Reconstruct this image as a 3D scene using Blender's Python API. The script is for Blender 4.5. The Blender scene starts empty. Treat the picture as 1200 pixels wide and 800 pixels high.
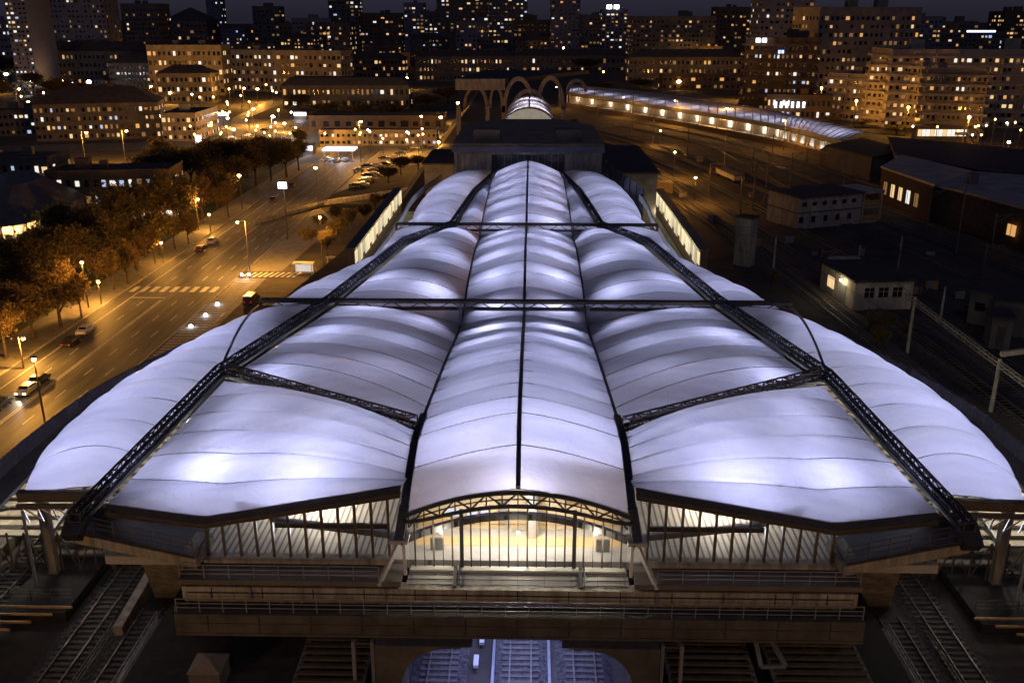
import bpy, math, random
from mathutils import Vector, Matrix, Euler
R = math.radians
PI = math.pi
random.seed(7)
S = bpy.context.scene
COL = S.collection

# ------------------------------------------------------------------ camera, sky, sun, exposure
CAMX, CAMZ = 0.7, 44.0
cam = bpy.data.cameras.new('camera')
cam.sensor_width = 36.0
cam.lens = 33.0
cam.clip_start = 0.5
cam.clip_end = 12000
camo = bpy.data.objects.new('camera', cam)
COL.objects.link(camo)
camo.location = (CAMX, 0, CAMZ)
camo.rotation_euler = (R(90 - 19.06), 0, R(1.18))
S.camera = camo

W = bpy.data.worlds.new('World')
S.world = W
W.use_nodes = True
nt = W.node_tree
sky = nt.nodes.new('ShaderNodeTexSky')
sky.sky_type = 'NISHITA'
sky.sun_disc = False
sky.sun_elevation = R(50.0)
sky.sun_rotation = R(180)
bg = nt.nodes['Background']
tint = nt.nodes.new('ShaderNodeMix'); tint.data_type = 'RGBA'; tint.blend_type = 'MULTIPLY'
tint.inputs[0].default_value = 1.0
tint.inputs[7].default_value = (0.09, 0.083, 0.17, 1)      # the same sky, dimmed to night
nt.links.new(sky.outputs[0], tint.inputs[6])
nt.links.new(tint.outputs[2], bg.inputs[0])
bg.inputs[1].default_value = 0.05
# faint moonlight
sl = bpy.data.lights.new('moon', 'SUN')
sl.energy = 0.09
sl.angle = R(0.5)
sl.color = (0.75, 0.8, 1.0)
so = bpy.data.objects.new('moon', sl)
COL.objects.link(so)
so.rotation_euler = (R(40), 0, R(0))
so.location = (0, 0, 300)

S.view_settings.view_transform = 'Standard'
S.view_settings.look = 'None'
S.view_settings.exposure = 0.0
S.view_settings.gamma = 1.0
S.view_settings.use_curve_mapping = False
S.render.engine = 'CYCLES'
cy = S.cycles
cy.use_denoising = True
cy.max_bounces = 6
cy.diffuse_bounces = 3
cy.glossy_bounces = 2
cy.transmission_bounces = 5
cy.transparent_max_bounces = 12
cy.sample_clamp_indirect = 4.0
cy.caustics_reflective = False
cy.caustics_refractive = False

ROT = camo.rotation_euler.to_matrix()
CP = Vector((CAMX, 0, CAMZ))

def ray(px, py):
    return ROT @ Vector(((px - 600) / 1100.0, -(py - 400) / 1100.0, -1.0))

def P(px, py, z=0.0):
    """point seen at that place of the photograph and lying at height z"""
    d = ray(px, py)
    t = (z - CAMZ) / d.z
    return CP + d * t

def PY(px, py, Y):
    d = ray(px, py)
    return CP + d * (Y / d.y)

def vdepth(p):
    return -(ROT.transposed() @ (Vector(p) - CP)).z

# ------------------------------------------------------------------ materials
MATS = {}
def mat(name, col, rough=0.8, metal=0.0, var=0.25, scale=1.5, bump=0.0, em=None, es=0.0, spec=0.3, stretch=None):
    if name in MATS:
        return MATS[name]
    m = bpy.data.materials.new(name)
    m.use_nodes = True
    n = m.node_tree.nodes; l = m.node_tree.links
    b = n['Principled BSDF']
    b.inputs['Roughness'].default_value = rough
    b.inputs['Metallic'].default_value = metal
    b.inputs['Specular IOR Level'].default_value = spec
    if var > 0:
        tc = n.new('ShaderNodeNewGeometry')
        ns = n.new('ShaderNodeTexNoise'); ns.inputs['Scale'].default_value = scale
        ns.inputs['Detail'].default_value = 5; ns.inputs['Roughness'].default_value = 0.65
        if stretch:
            mpn = n.new('ShaderNodeMapping'); mpn.inputs['Scale'].default_value = stretch
            l.new(tc.outputs['Position'], mpn.inputs[0]); l.new(mpn.outputs[0], ns.inputs['Vector'])
        else: l.new(tc.outputs['Position'], ns.inputs['Vector'])
        rp = n.new('ShaderNodeMapRange')
        rp.inputs[1].default_value = 0.3; rp.inputs[2].default_value = 0.7
        rp.inputs[3].default_value = 1 - var; rp.inputs[4].default_value = 1 + var
        l.new(ns.outputs['Fac'], rp.inputs[0])
        vm = n.new('ShaderNodeVectorMath'); vm.operation = 'SCALE'
        vm.inputs[0].default_value = col[:3]
        l.new(rp.outputs[0], vm.inputs['Scale'])
        l.new(vm.outputs[0], b.inputs['Base Color'])
        if bump > 0:
            bp = n.new('ShaderNodeBump'); bp.inputs['Strength'].default_value = bump
            bp.inputs['Distance'].default_value = 0.1
            l.new(ns.outputs['Fac'], bp.inputs['Height'])
            l.new(bp.outputs[0], b.inputs['Normal'])
    else:
        b.inputs['Base Color'].default_value = (*col[:3], 1)
    if em:
        b.inputs['Emission Color'].default_value = (*em, 1)
        b.inputs['Emission Strength'].default_value = es
    m.diffuse_color = (*col[:3], 1)
    MATS[name] = m
    return m

concrete = mat('concrete', (0.3, 0.27, 0.22), 0.85, var=0.5, scale=1.6, bump=0.2, stretch=(1, 1, .22))
concrete_d = mat('concrete_dark', (0.16, 0.145, 0.13), 0.9, var=0.35, scale=0.5, bump=0.2)
steel_d = mat('steel_dark', (0.075, 0.075, 0.08), 0.45, 0.6, var=0.2)
steel_b = mat('steel_brown', (0.14, 0.115, 0.09), 0.5, 0.4, var=0.25)
steel_g = mat('steel_grey', (0.3, 0.3, 0.31), 0.45, 0.5, var=0.15)
steel_l = mat('steel_light', (0.55, 0.53, 0.5), 0.5, 0.3, var=0.1)
rail_m = mat('rail_steel', (0.2, 0.17, 0.15), 0.5, 0.6, var=0.2)
sleeper_m = mat('sleeper_concrete', (0.10, 0.09, 0.08), 0.9, var=0.3, scale=2)
ballast_m = mat('ballast', (0.055, 0.05, 0.048), 0.95, var=0.9, scale=4, bump=0.8)
ground_m = mat('ground_soil', (0.06, 0.05, 0.04), 0.95, var=0.5, scale=0.15, bump=0.3)
asphalt = mat('asphalt', (0.085, 0.083, 0.08), 0.6, var=0.55, scale=0.5, bump=0.2, stretch=(1.6, .12, 1))
pave = mat('paving', (0.16, 0.15, 0.13), 0.85, var=0.3, scale=0.6)
grass_m = mat('grass_soil', (0.035, 0.04, 0.018), 0.95, var=0.5, scale=0.6, bump=0.5)
paint = mat('road_paint', (0.5, 0.5, 0.48), 0.7, var=0.35, scale=1.2)
roof_d = mat('roof_bitumen', (0.06, 0.052, 0.044), 0.8, var=0.3, scale=0.4)
roof_tin = mat('roof_tin', (0.16, 0.135, 0.11), 0.6, 0.2, var=0.25, scale=0.4)
plaster_w = mat('plaster_pale', (0.24, 0.205, 0.165), 0.85, var=0.3, scale=0.3)
plaster_g = mat('plaster_grey', (0.12, 0.108, 0.1), 0.85, var=0.3, scale=0.3)
plaster_b = mat('plaster_brown', (0.12, 0.085, 0.06), 0.85, var=0.2, scale=0.3)
plaster_bl = mat('plaster_bluish', (0.14, 0.145, 0.19), 0.8, var=0.15, scale=0.3)
brick = mat('brick', (0.085, 0.055, 0.04), 0.85, var=0.3, scale=1.0)
bark = mat('bark', (0.07, 0.055, 0.04), 0.95, var=0.3, scale=3)
leaf_a = mat('leaves_autumn', (0.2, 0.138, 0.055), 0.8, var=0.45, scale=1.2)
leaf_b = mat('leaves_green', (0.16, 0.122, 0.05), 0.8, var=0.45, scale=1.2)
leaf_c = mat('leaves_dark', (0.115, 0.088, 0.038), 0.85, var=0.45, scale=1.2)
for _m in (leaf_a, leaf_b, leaf_c):          # leaves let light through
    _n = _m.node_tree.nodes; _l = _m.node_tree.links; _b = _n['Principled BSDF']
    _t = _n.new('ShaderNodeBsdfTranslucent'); _x = _n.new('ShaderNodeMixShader'); _x.inputs[0].default_value = .5
    _l.new(_b.inputs['Base Color'].links[0].from_socket, _t.inputs['Color'])
    _l.new(_b.outputs[0], _x.inputs[1]); _l.new(_t.outputs[0], _x.inputs[2]); _l.new(_x.outputs[0], _n['Material Output'].inputs[0])
rubber = mat('rubber', (0.02, 0.02, 0.02), 0.8, var=0)
chrome = mat('bright_metal', (0.5, 0.5, 0.5), 0.3, 0.9, var=0)
carglass = mat('car_glass', (0.01, 0.012, 0.015), 0.1, 0.0, var=0, spec=0.6)
dglass = mat('window_dark_glass', (0.012, 0.013, 0.018), 0.15, 0.0, var=0, spec=0.6)
lamp_o = mat('lamp_sodium', (0.8, 0.5, 0.2), 0.4, var=0, em=(1.0, 0.55, 0.16), es=60)
lamp_o2 = mat('lamp_sodium_far', (0.8, 0.5, 0.2), 0.4, var=0, em=(1.0, 0.5, 0.12), es=14)
lamp_w = mat('lamp_white', (0.8, 0.8, 0.8), 0.4, var=0, em=(0.9, 0.93, 1.0), es=45)
lamp_w2 = mat('lamp_white_soft', (0.8, 0.8, 0.8), 0.4, var=0, em=(1.0, 0.93, 0.8), es=10)
WIN = [mat('window_lit_amber', (0.3, 0.2, 0.1), 0.3, var=0, em=(1.0, 0.5, 0.16), es=.75),
       mat('window_lit_warm', (0.3, 0.25, 0.15), 0.3, var=0, em=(1.0, 0.68, 0.34), es=.9),
       mat('window_lit_dim', (0.3, 0.2, 0.1), 0.3, var=0, em=(0.9, 0.5, 0.2), es=0.2),
       mat('window_lit_white', (0.3, 0.3, 0.3), 0.3, var=0, em=(0.95, 0.9, 0.8), es=1.0),
       mat('window_lit_cool', (0.3, 0.3, 0.35), 0.3, var=0, em=(0.6, 0.72, 1.0), es=.7)]

def membrane_mat():
    m = bpy.data.materials.new('etfe_membrane'); m.use_nodes = True
    n = m.node_tree.nodes; l = m.node_tree.links
    out = n['Material Output']; n.remove(n['Principled BSDF'])
    tr = n.new('ShaderNodeBsdfTranslucent'); df = n.new('ShaderNodeBsdfDiffuse'); gl = n.new('ShaderNodeBsdfGlossy')
    geo = n.new('ShaderNodeNewGeometry')
    ns = n.new('ShaderNodeTexNoise'); ns.inputs['Scale'].default_value = 0.35; ns.inputs['Detail'].default_value = 9
    ns.inputs['Roughness'].default_value = 0.6
    mp = n.new('ShaderNodeMapping'); mp.inputs['Scale'].default_value = (0.5, 2.6, 1)
    l.new(geo.outputs['Position'], mp.inputs[0]); l.new(mp.outputs[0], ns.inputs['Vector'])
    mx = n.new('ShaderNodeMix'); mx.data_type = 'RGBA'
    mx.inputs[6].default_value = (0.33, 0.345, 0.62, 1); mx.inputs[7].default_value = (0.70, 0.69, 0.90, 1)
    l.new(ns.outputs['Fac'], mx.inputs[0]); l.new(mx.outputs[2], tr.inputs['Color'])
    df.inputs['Color'].default_value = (0.5, 0.5, 0.56, 1)
    gl.inputs['Roughness'].default_value = 0.2; gl.inputs['Color'].default_value = (0.9, 0.9, 1, 1)
    fine = n.new('ShaderNodeTexNoise'); fine.inputs['Scale'].default_value = 1.1; fine.inputs['Detail'].default_value = 6; fine.inputs['Distortion'].default_value = .8
    l.new(geo.outputs['Position'], fine.inputs['Vector'])
    bp = n.new('ShaderNodeBump'); bp.inputs['Strength'].default_value = 0.6; bp.inputs['Distance'].default_value = 0.2
    l.new(fine.outputs['Fac'], bp.inputs['Height'])
    for s in (tr, df, gl): l.new(bp.outputs[0], s.inputs['Normal'])
    a = n.new('ShaderNodeMixShader'); a.inputs[0].default_value = 0.25
    l.new(tr.outputs[0], a.inputs[1]); l.new(df.outputs[0], a.inputs[2])
    b = n.new('ShaderNodeMixShader'); b.inputs[0].default_value = 0.1
    l.new(a.outputs[0], b.inputs[1]); l.new(gl.outputs[0], b.inputs[2])
    l.new(b.outputs[0], out.inputs[0])
    return m
membrane = membrane_mat()

def glass_mat(name, tint=(0.9, 0.9, 0.9), refl=0.1):
    m = bpy.data.materials.new(name); m.use_nodes = True
    n = m.node_tree.nodes; l = m.node_tree.links
    out = n['Material Output']; n.remove(n['Principled BSDF'])
    t = n.new('ShaderNodeBsdfTransparent'); t.inputs[0].default_value = (*tint, 1)
    g = n.new('ShaderNodeBsdfGlossy'); g.inputs['Roughness'].default_value = 0.08
    x = n.new('ShaderNodeMixShader'); x.inputs[0].default_value = refl
    l.new(t.outputs[0], x.inputs[1]); l.new(g.outputs[0], x.inputs[2]); l.new(x.outputs[0], out.inputs[0])
    return m
clear_glass = glass_mat('facade_glass')
skirt_glass = glass_mat('skirt_glass', (0.75, 0.75, 0.72), 0.2)

# ------------------------------------------------------------------ mesh helpers
class MB:
    def __init__(s):
        s.v = []; s.f = []
    def add(s, vs, fs):
        k = len(s.v); s.v += [tuple(v) for v in vs]; s.f += [tuple(k + i for i in f) for f in fs]; return s
    def quad(s, a, b, c, d):
        return s.add([a, b, c, d], [(0, 1, 2, 3)])
    def box(s, x0, x1, y0, y1, z0, z1):
        return s.add([(x0,y0,z0),(x1,y0,z0),(x1,y1,z0),(x0,y1,z0),(x0,y0,z1),(x1,y0,z1),(x1,y1,z1),(x0,y1,z1)],
                     [(0,3,2,1),(4,5,6,7),(0,1,5,4),(1,2,6,5),(2,3,7,6),(3,0,4,7)])
    def bar(s, p, q, w, h=None, up=(0, 0, 1)):
        p = Vector(p); q = Vector(q); h = h or w
        d = q - p
        if d.length < 1e-5: return s
        d.normalize(); u = Vector(up)
        if abs(d.dot(u)) > 0.98: u = Vector((0, 1, 0))
        sx = d.cross(u).normalized() * (w / 2); sz = sx.cross(d).normalized() * (h / 2)
        vs = [p-sx-sz, p+sx-sz, p+sx+sz, p-sx+sz, q-sx-sz, q+sx-sz, q+sx+sz, q-sx+sz]
        return s.add(vs, [(0,1,2,3),(7,6,5,4),(0,4,5,1),(1,5,6,2),(2,6,7,3),(3,7,4,0)])
    def tube(s, p, q, r0, r1=None, n=8):
        p = Vector(p); q = Vector(q); r1 = r0 if r1 is None else r1
        d = (q - p)
        if d.length < 1e-5: return s
        d.normalize(); u = Vector((0, 0, 1)) if abs(d.z) < 0.9 else Vector((1, 0, 0))
        a = d.cross(u).normalized(); b = d.cross(a)
        vs = []
        for c, r in ((p, r0), (q, r1)):
            for i in range(n):
                t = 2 * PI * i / n
                vs.append(c + a * (r * math.cos(t)) + b * (r * math.sin(t)))
        fs = [(i, (i + 1) % n, n + (i + 1) % n, n + i) for i in range(n)] + [tuple(range(n - 1, -1, -1)), tuple(range(n, 2 * n))]
        return s.add(vs, fs)
    def path(s, pts, w, h=None):
        for a, b in zip(pts, pts[1:]): s.bar(a, b, w, h)
        return s
    def prism(s, poly, d):
        """poly: planar list of points, extruded by vector d"""
        n = len(poly); d = Vector(d)
        vs = [Vector(p) for p in poly] + [Vector(p) + d for p in poly]
        return s.add(vs, [tuple(range(n)), tuple(range(2 * n - 1, n - 1, -1))] + [(i, i + n, (i + 1) % n + n, (i + 1) % n) for i in range(n)])
    def ball(s, c, r, sq=1.0, n=8, m=5):
        c = Vector(c); vs = [c + Vector((0, 0, r * sq))]
        for j in range(1, m):
            a = PI * j / m
            for i in range(n):
                b = 2 * PI * i / n
                vs.append(c + Vector((r * math.sin(a) * math.cos(b), r * math.sin(a) * math.sin(b), r * sq * math.cos(a))))
        vs.append(c - Vector((0, 0, r * sq)))
        fs = [(0, 1 + i, 1 + (i + 1) % n) for i in range(n)]
        for j in range(m - 2):
            for i in range(n):
                a = 1 + j * n + i; b = 1 + j * n + (i + 1) % n
                fs.append((a, a + n, b + n, b))
        k = 1 + (m - 2) * n; e = len(vs) - 1
        fs += [(e, k + (i + 1) % n, k + i) for i in range(n)]
        return s.add(vs, fs)
    def mirror(s):
        """add the mirror image about X = 0"""
        k = len(s.v); vs = [(-x, y, z) for x, y, z in s.v]; fs = [tuple(reversed(f)) for f in s.f]
        return s.add(vs, fs)
    def flipped(s):
        o = MB(); o.v = [(-x, y, z) for x, y, z in s.v]; o.f = [tuple(reversed(f)) for f in s.f]; return o
    def build(s, name, m, parent=None, smooth=False, local=None):
        me = bpy.data.meshes.new(name)
        if parent is not None and local is None and parent.name in BASE:
            ox = BASE[parent.name]
            me.from_pydata([(x - ox[0], y - ox[1], z - ox[2]) for x, y, z in s.v], [], s.f)
        else:
            me.from_pydata(s.v, [], s.f)
        me.materials.append(m)
        if smooth:
            me.polygons.foreach_set('use_smooth', [True] * len(me.polygons))
        me.update()
        o = bpy.data.objects.new(name, me); COL.objects.link(o)
        if parent is not None: o.parent = parent
        return o

BASE = {}          # world origin of each root, so parts given in world coordinates land right
def thing(name, label, cat, loc=(0, 0, 0), group=None, rz=0.0):
    o = bpy.data.objects.new(name, None); COL.objects.link(o)
    o.empty_display_size = 0.5
    o.location = loc; o.rotation_euler = (0, 0, rz)
    if rz == 0.0: BASE[o.name] = tuple(loc)
    else: BASE[o.name] = (0, 0, 0)
    o['label'] = label; o['category'] = cat
    if group: o['group'] = group
    return o
def sub(mb, name, m, parent, smooth=False):
    """a child of a part: the part sits at its root's origin, so use the root's base"""
    r = parent
    while r.parent is not None: r = r.parent
    ox = BASE.get(r.name, (0, 0, 0))
    mb2 = MB(); mb2.v = [(x - ox[0], y - ox[1], z - ox[2]) for x, y, z in mb.v]; mb2.f = mb.f
    return mb2.build(name, m, parent, smooth, local=True)
def tag(o, label, cat, group=None, kind=None):
    if label: o['label'] = label
    if cat: o['category'] = cat
    if group: o['group'] = group
    if kind: o['kind'] = kind
    return o
def multi(parts, name, parent=None, smooth=False, local=False):
    """one mesh from several (MB, material) pairs"""
    ox = (0, 0, 0)
    if parent is not None and not local:
        r = parent
        while r.parent is not None: r = r.parent
        ox = BASE.get(r.name, (0, 0, 0))
    V = []; F = []; MI = []
    for i, (mb, m) in enumerate(parts):
        k = len(V); V += [(x - ox[0], y - ox[1], z - ox[2]) for x, y, z in mb.v]
        F += [tuple(k + j for j in f) for f in mb.f]; MI += [i] * len(mb.f)
    me = bpy.data.meshes.new(name); me.from_pydata(V, [], F)
    for mb, m in parts: me.materials.append(m)
    me.polygons.foreach_set('material_index', MI)
    if smooth: me.polygons.foreach_set('use_smooth', [True] * len(F))
    me.update()
    o = bpy.data.objects.new(name, me); COL.objects.link(o)
    if parent is not None: o.parent = parent
    return o
def struct(mb, name, m, smooth=False):
    o = mb.build(name, m, None, smooth); o['kind'] = 'structure'; return o
def copy_tree(o, parent=None):
    c = o.copy(); COL.objects.link(c); c.parent = parent
    for ch in [x for x in o.children]:
        copy_tree(ch, c)
    return c
def light(name, kind, loc, power, color, parent=None, size=0.3, rot=None, sizey=None, spot=None, blend=0.5):
    ld = bpy.data.lights.new(name, kind); ld.energy = power; ld.color = color
    if kind == 'AREA':
        ld.size = size
        ld.spread = R(128)
        if sizey: ld.shape = 'RECTANGLE'; ld.size_y = sizey
        else: ld.shape = 'DISK'
    else:
        ld.shadow_soft_size = size
    if kind == 'SPOT' and spot: ld.spot_size = R(spot); ld.spot_blend = blend
    o = bpy.data.objects.new(name, ld); COL.objects.link(o)
    o.location = loc
    if rot: o.rotation_euler = rot
    if parent is not None:
        r = parent
        while r.parent is not None: r = r.parent
        ox = BASE.get(r.name, (0, 0, 0)); o.location = Vector(loc) - Vector(ox)
        o.parent = parent
    return o
SODIUM = (1.0, 0.44, 0.07)
WARM = (1.0, 0.78, 0.5)
COOL = (0.84, 0.87, 1.0)
# ------------------------------------------------------------------ ground, roads, embankment
LOW = -10.0
def edge_x(y):
    if y < 68: return -52.0
    if y < 86: return -52.0 + (y - 68) / 18 * 12
    if y < 150: return -40.0
    if y < 230: return -40.0 + (y - 150) / 80 * 8
    return -32.0
def gz(x, y):
    e = edge_x(y)
    if x >= e: return 0.0
    if x <= e - 10: return LOW
    return LOW * (e - x) / 10.0
g = MB()
ys = [-60, 0, 40, 68, 77, 86, 120, 150, 170, 190, 210, 230, 300, 400, 600, 1000, 2000, 4000, 8000]
xs_n = []
rows = []
for y in ys:
    e = edge_x(y)
    rows.append([-8000, -3000, -1000, -400, -200, -120, -90, e - 10, e - 5, e, 0, 40, 120, 400, 1000, 3000, 8000])
vs = []
for y, row in zip(ys, rows):
    for x in row: vs.append((x, y, gz(x, y) - (0.03 if x >= edge_x(y) else 0)))
n = len(rows[0]); fs = []
for j in range(len(ys) - 1):
    for i in range(n - 1):
        fs.append((j * n + i, j * n + i + 1, (j + 1) * n + i + 1, (j + 1) * n + i))
g.add(vs, fs)
struct(g, 'ground', ground_m)

RX0, RX1 = -83.6, -63.6
def strip(x0, x1, y0, y1, z, m, name):
    b = MB(); b.quad((x0, y0, z), (x1, y0, z), (x1, y1, z), (x0, y1, z)); return struct(b, name, m)
strip(RX0, RX1, 60, 560, LOW + 0.06, asphalt, 'road')
# plaza and cross roads far ahead (lit orange)
def poly(pts, z, m, name, h=54.0):
    b = MB(); b.add([P(x, y, z) for x, y in pts], [tuple(range(len(pts)))]); return struct(b, name, m)
poly([(262, 186), (370, 205), (520, 190), (540, 160), (560, 140), (250, 140)], LOW + 0.03, pave, 'plaza')
poly([(-60, 186), (235, 172), (262, 160), (262, 150), (225, 166), (-60, 172)], LOW + 0.1, asphalt, 'side_road')
poly([(245, 152), (262, 150), (340, 118), (322, 114)], LOW + 0.1, asphalt, 'cross_road')
poly([(300, 150), (330, 150), (540, 138), (540, 130), (330, 136)], LOW + 0.1, asphalt, 'avenue')
# car park and walk next to the road
poly([(378, 232), (445, 208), (478, 190), (420, 188), (372, 205)], LOW + 0.07, asphalt, 'car_park')
poly([(300, 262), (372, 240), (395, 262), (330, 318), (290, 318)], LOW + 0.05, pave, 'forecourt')
strip(-57.0, RX1 + 0.32, 140, 197, LOW + 0.09, pave, 'parking_strip')
strip(-92.0, RX0 - 0.3, 60, 400, LOW + 0.12, pave, 'pavement')
k = MB(); k.box(RX0 - 0.3, RX0, 60, 400, LOW, LOW + 0.22); k.box(RX1, RX1 + 0.3, 60, 197, LOW, LOW + 0.22); k.box(RX1, RX1 + 0.3, 210, 400, LOW, LOW + 0.22)
struct(k, 'kerb', concrete)
strip(-130, -92, 60, 420, LOW + 0.05, grass_m, 'lawn')
# markings
b = MB()
zz = LOW + 0.09
def mk(x0, x1, y0, y1): b.quad((x0, y0, zz), (x1, y0, zz), (x1, y1, zz), (x0, y1, zz))
mk(RX0 + 2.9, RX0 + 3.1, 60, 300)
mk(-74.0, -73.85, 60, 180); mk(-73.6, -73.45, 60, 180); mk(-74.0, -73.85, 205, 420)
for x in (-77.2, -70.4, -67.0):
    y = 62
    while y < 420:
        if not (180 < y < 192): mk(x, x + 0.16, y, y + 3.4)
        y += 9.5
for i in range(9):      # first crossing, far one
    mk(RX0 + 0.8 + i * 2.1, RX0 + 1.9 + i * 2.1, 186, 190)
mk(RX0 + 3.1, RX0 + 10, 181.6, 182)
struct(b, 'road_markings', paint)
b = MB(); zz = LOW + 0.13
cross_c = P(318, 323, LOW)
for i in range(10):
    x = -63.0 + i * 1.25
    b.add([(x, cross_c.y - 1.6, zz), (x + 0.6, cross_c.y - 1.6, zz), (x + 1.5, cross_c.y + 2.4, zz), (x + 0.9, cross_c.y + 2.4, zz)], [(0, 1, 2, 3)])
struct(b, 'zebra_crossing', paint)
b = MB()
for i in range(35):
    y = 143 + i * 1.5
    b.quad((-63, y, zz), (-58.6, y + 0.2, zz), (-58.6, y + 0.42, zz), (-63, y + 0.22, zz))
struct(b, 'parking_bay_markings', paint)
strip(-58.3, -58.0, 142, 172, LOW + 0.14, steel_d, 'drain_channel')
# path climbing to the station side
pa = MB()
p0 = P(300, 262, LOW + .1); p1 = P(382, 239, LOW + .6); p2 = P(470, 226, -5); p3 = P(528, 214, 0.3)
pts = [p0, p1, p2, p3]
for a, c in zip(pts, pts[1:]):
    pa.quad(a + Vector((0, -2.2, 0)), c + Vector((0, -2.2, 0)), c + Vector((0, 2.2, 0)), a + Vector((0, 2.2, 0)))
struct(pa, 'path', pave)
w = MB()
for off in (-2.2, 2.2):
    for a, c in zip(pts, pts[1:]):
        w.bar(a + Vector((0, off, .45)), c + Vector((0, off, .45)), 0.25, 0.9)
tag(w.build('parapet_wall', concrete), 'low concrete parapets lining the sloping path up to the station', 'wall')

# ------------------------------------------------------------------ railway tracks
TRK = []
def track(pts, label, near=True, sp=0.62, z=0.0):
    """pts: list of (x,y)"""
    pts = [Vector((p[0], p[1], z)) for p in pts]
    root = thing('railway_track', label, 'railway track', (pts[0].x, pts[0].y, z))
    bl = MB(); rl = MB(); rr = MB(); sm = MB()
    nrm = []
    for i in range(len(pts)):
        a = pts[max(i - 1, 0)]; c = pts[min(i + 1, len(pts) - 1)]
        d = (c - a).normalized(); nrm.append(Vector((d.y, -d.x, 0)))
    for i in range(len(pts) - 1):
        a, c = pts[i], pts[i + 1]; na, nc = nrm[i], nrm[i + 1]
        bl.add([a - na * 2.0 , a - na * 1.4 + Vector((0, 0, .14)), a + na * 1.4 + Vector((0, 0, .14)), a + na * 2.0,
                c - nc * 2.0 , c - nc * 1.4 + Vector((0, 0, .14)), c + nc * 1.4 + Vector((0, 0, .14)), c + nc * 2.0],
               [(0, 1, 5, 4), (1, 2, 6, 5), (2, 3, 7, 6)])
        for s, r in ((-1, rl), (1, rr)):
            r.bar(a + na * (0.76 * s) + Vector((0, 0, .33)), c + nc * (0.76 * s) + Vector((0, 0, .33)), 0.1, 0.16)
    # sleepers
    tot = 0; nxt = 0
    for i in range(len(pts) - 1):
        a, c = pts[i], pts[i + 1]; L = (c - a).length; d = (c - a) / L
        while nxt < tot + L:
            q = a + d * (nxt - tot); nn = Vector((d.y, -d.x, 0))
            sm.bar(q - nn * 1.3 + Vector((0, 0, .17)), q + nn * 1.3 + Vector((0, 0, .17)), 0.26, 0.16)
            nxt += sp
        tot += L
    bl.build('ballast', ballast_m, root)
    rl.build('rail', rail_m, root); rr.build('rail', rail_m, root)
    o = sm.build('sleepers', sleeper_m, root); o['kind'] = 'stuff'
    return root
def ppts(l, z=0.0): return [(P(x, y, z).x, P(x, y, z).y) for x, y in l]
track([(-42, 30), (-42, 60), (-42, 78)], 'leftmost railway track running in under the outer left roof')
track([(-32.6, 30), (-32.6, 70), (-32.6, 130)], 'left railway track between the dark yard and the bright low wall')
track([(-28.6, 30), (-28.6, 50), (-28.6, 62)], 'left railway track between the bright low wall and the railed concrete kerb')
track([(-5.6, 38), (-5.6, 75), (-5.6, 130)], 'left of the three blue lit tracks in the arch under the station')
track([(0.15, 38), (0.15, 75), (0.15, 130)], 'middle one of the three blue lit tracks in the arch')
track([(4.7, 38), (4.7, 75), (4.7, 130)], 'right of the three blue lit tracks in the arch under the station')
track([(28.4, 30), (28.4, 50), (28.4, 62)], 'right railway track beside the low concrete kerb at the bottom')
track([(31.8, 30), (31.8, 70), (31.8, 130)], 'right railway track passing right beside the big concrete pier')
track([(40.2, 30), (40.2, 70), (40.2, 130)], 'rightmost near track running in under the outer right roof')
# the yard on the right
track(ppts([(700, 152), (760, 168), (850, 195), (950, 232), (1040, 262), (1120, 292), (1260, 345)]), 'long curving yard track passing behind the pale two storey hut', sp=0.9)
track(ppts([(720, 147), (800, 163), (900, 192), (1040, 245), (1120, 275), (1260, 325)]), 'yard track curving past the brick building, nearer of the pair', sp=0.9)
track(ppts([(740, 143), (840, 163), (930, 188), (1050, 226), (1130, 252), (1260, 296)]), 'yard track closest to the wall of the brick building', sp=0.9)
track(ppts([(690, 160), (740, 176), (810, 205), (880, 240), (960, 283), (1060, 330), (1260, 420)]), 'dark yard track passing between the two pale huts', sp=0.9)
track(ppts([(705, 185), (760, 215), (830, 262), (900, 310), (1000, 385), (1100, 465), (1220, 560)]), 'yard track running down behind the concrete tower to the right roof edge', sp=0.9)
track(ppts([(700, 170), (760, 195), (850, 245), (940, 305), (1040, 375), (1240, 520)]), 'yard track passing between the concrete tower and the small hut', sp=0.9)

track(ppts([(712, 160), (780, 180), (870, 215), (960, 250), (1060, 292), (1260, 380)]), 'yard track between the flat wagon and the pale two storey house', sp=0.9)
track(ppts([(722, 180), (790, 222), (880, 285), (960, 345), (1060, 425), (1180, 530)]), 'yard track right beside the concrete tower foot', sp=0.9)
track(ppts([(1075, 372), (1120, 402), (1180, 445), (1260, 505)]), 'yard track under the catenary girder, outer one', sp=0.9)
track(ppts([(1075, 395), (1120, 430), (1180, 478), (1260, 545)]), 'yard track under the catenary girder, inner one', sp=0.9)
# ------------------------------------------------------------------ the station
ST = thing('station_building', 'long station hall under a glowing white cushion roof with dark trusses, filling the middle', 'station', (0, 52, 0))
ZT = 14.6
seam_m = mat('seam_grey', (0.3, 0.29, 0.33), 0.7, var=0)
def PX(px, py, z): return P(px, py, z)
# main truss line, left side (mirrored for the right)
MT = [P(88, 611, 13.8), P(258, 437, 15.0), P(388, 352, 14.6), P(475, 283, 14.4), P(530, 264, 14.2), P(556, 226, 14.2), P(583, 201, 14.2)]
SP = [Vector((-7.2, 52.6, 14.3)), Vector((-7.15, 57, 16.0)), Vector((-7.1, 61, 16.3)), Vector((-7.0, 80, 14.2)), Vector((-7.0, 99, 11.7)),
      Vector((-7.0, 112, 13.1)), Vector((-7.0, 128, 13.4)), Vector((-7.0, 140, 12.4)), Vector((-7.0, 152, 13.6)), Vector((-7.0, 191, 14.0))]

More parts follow.
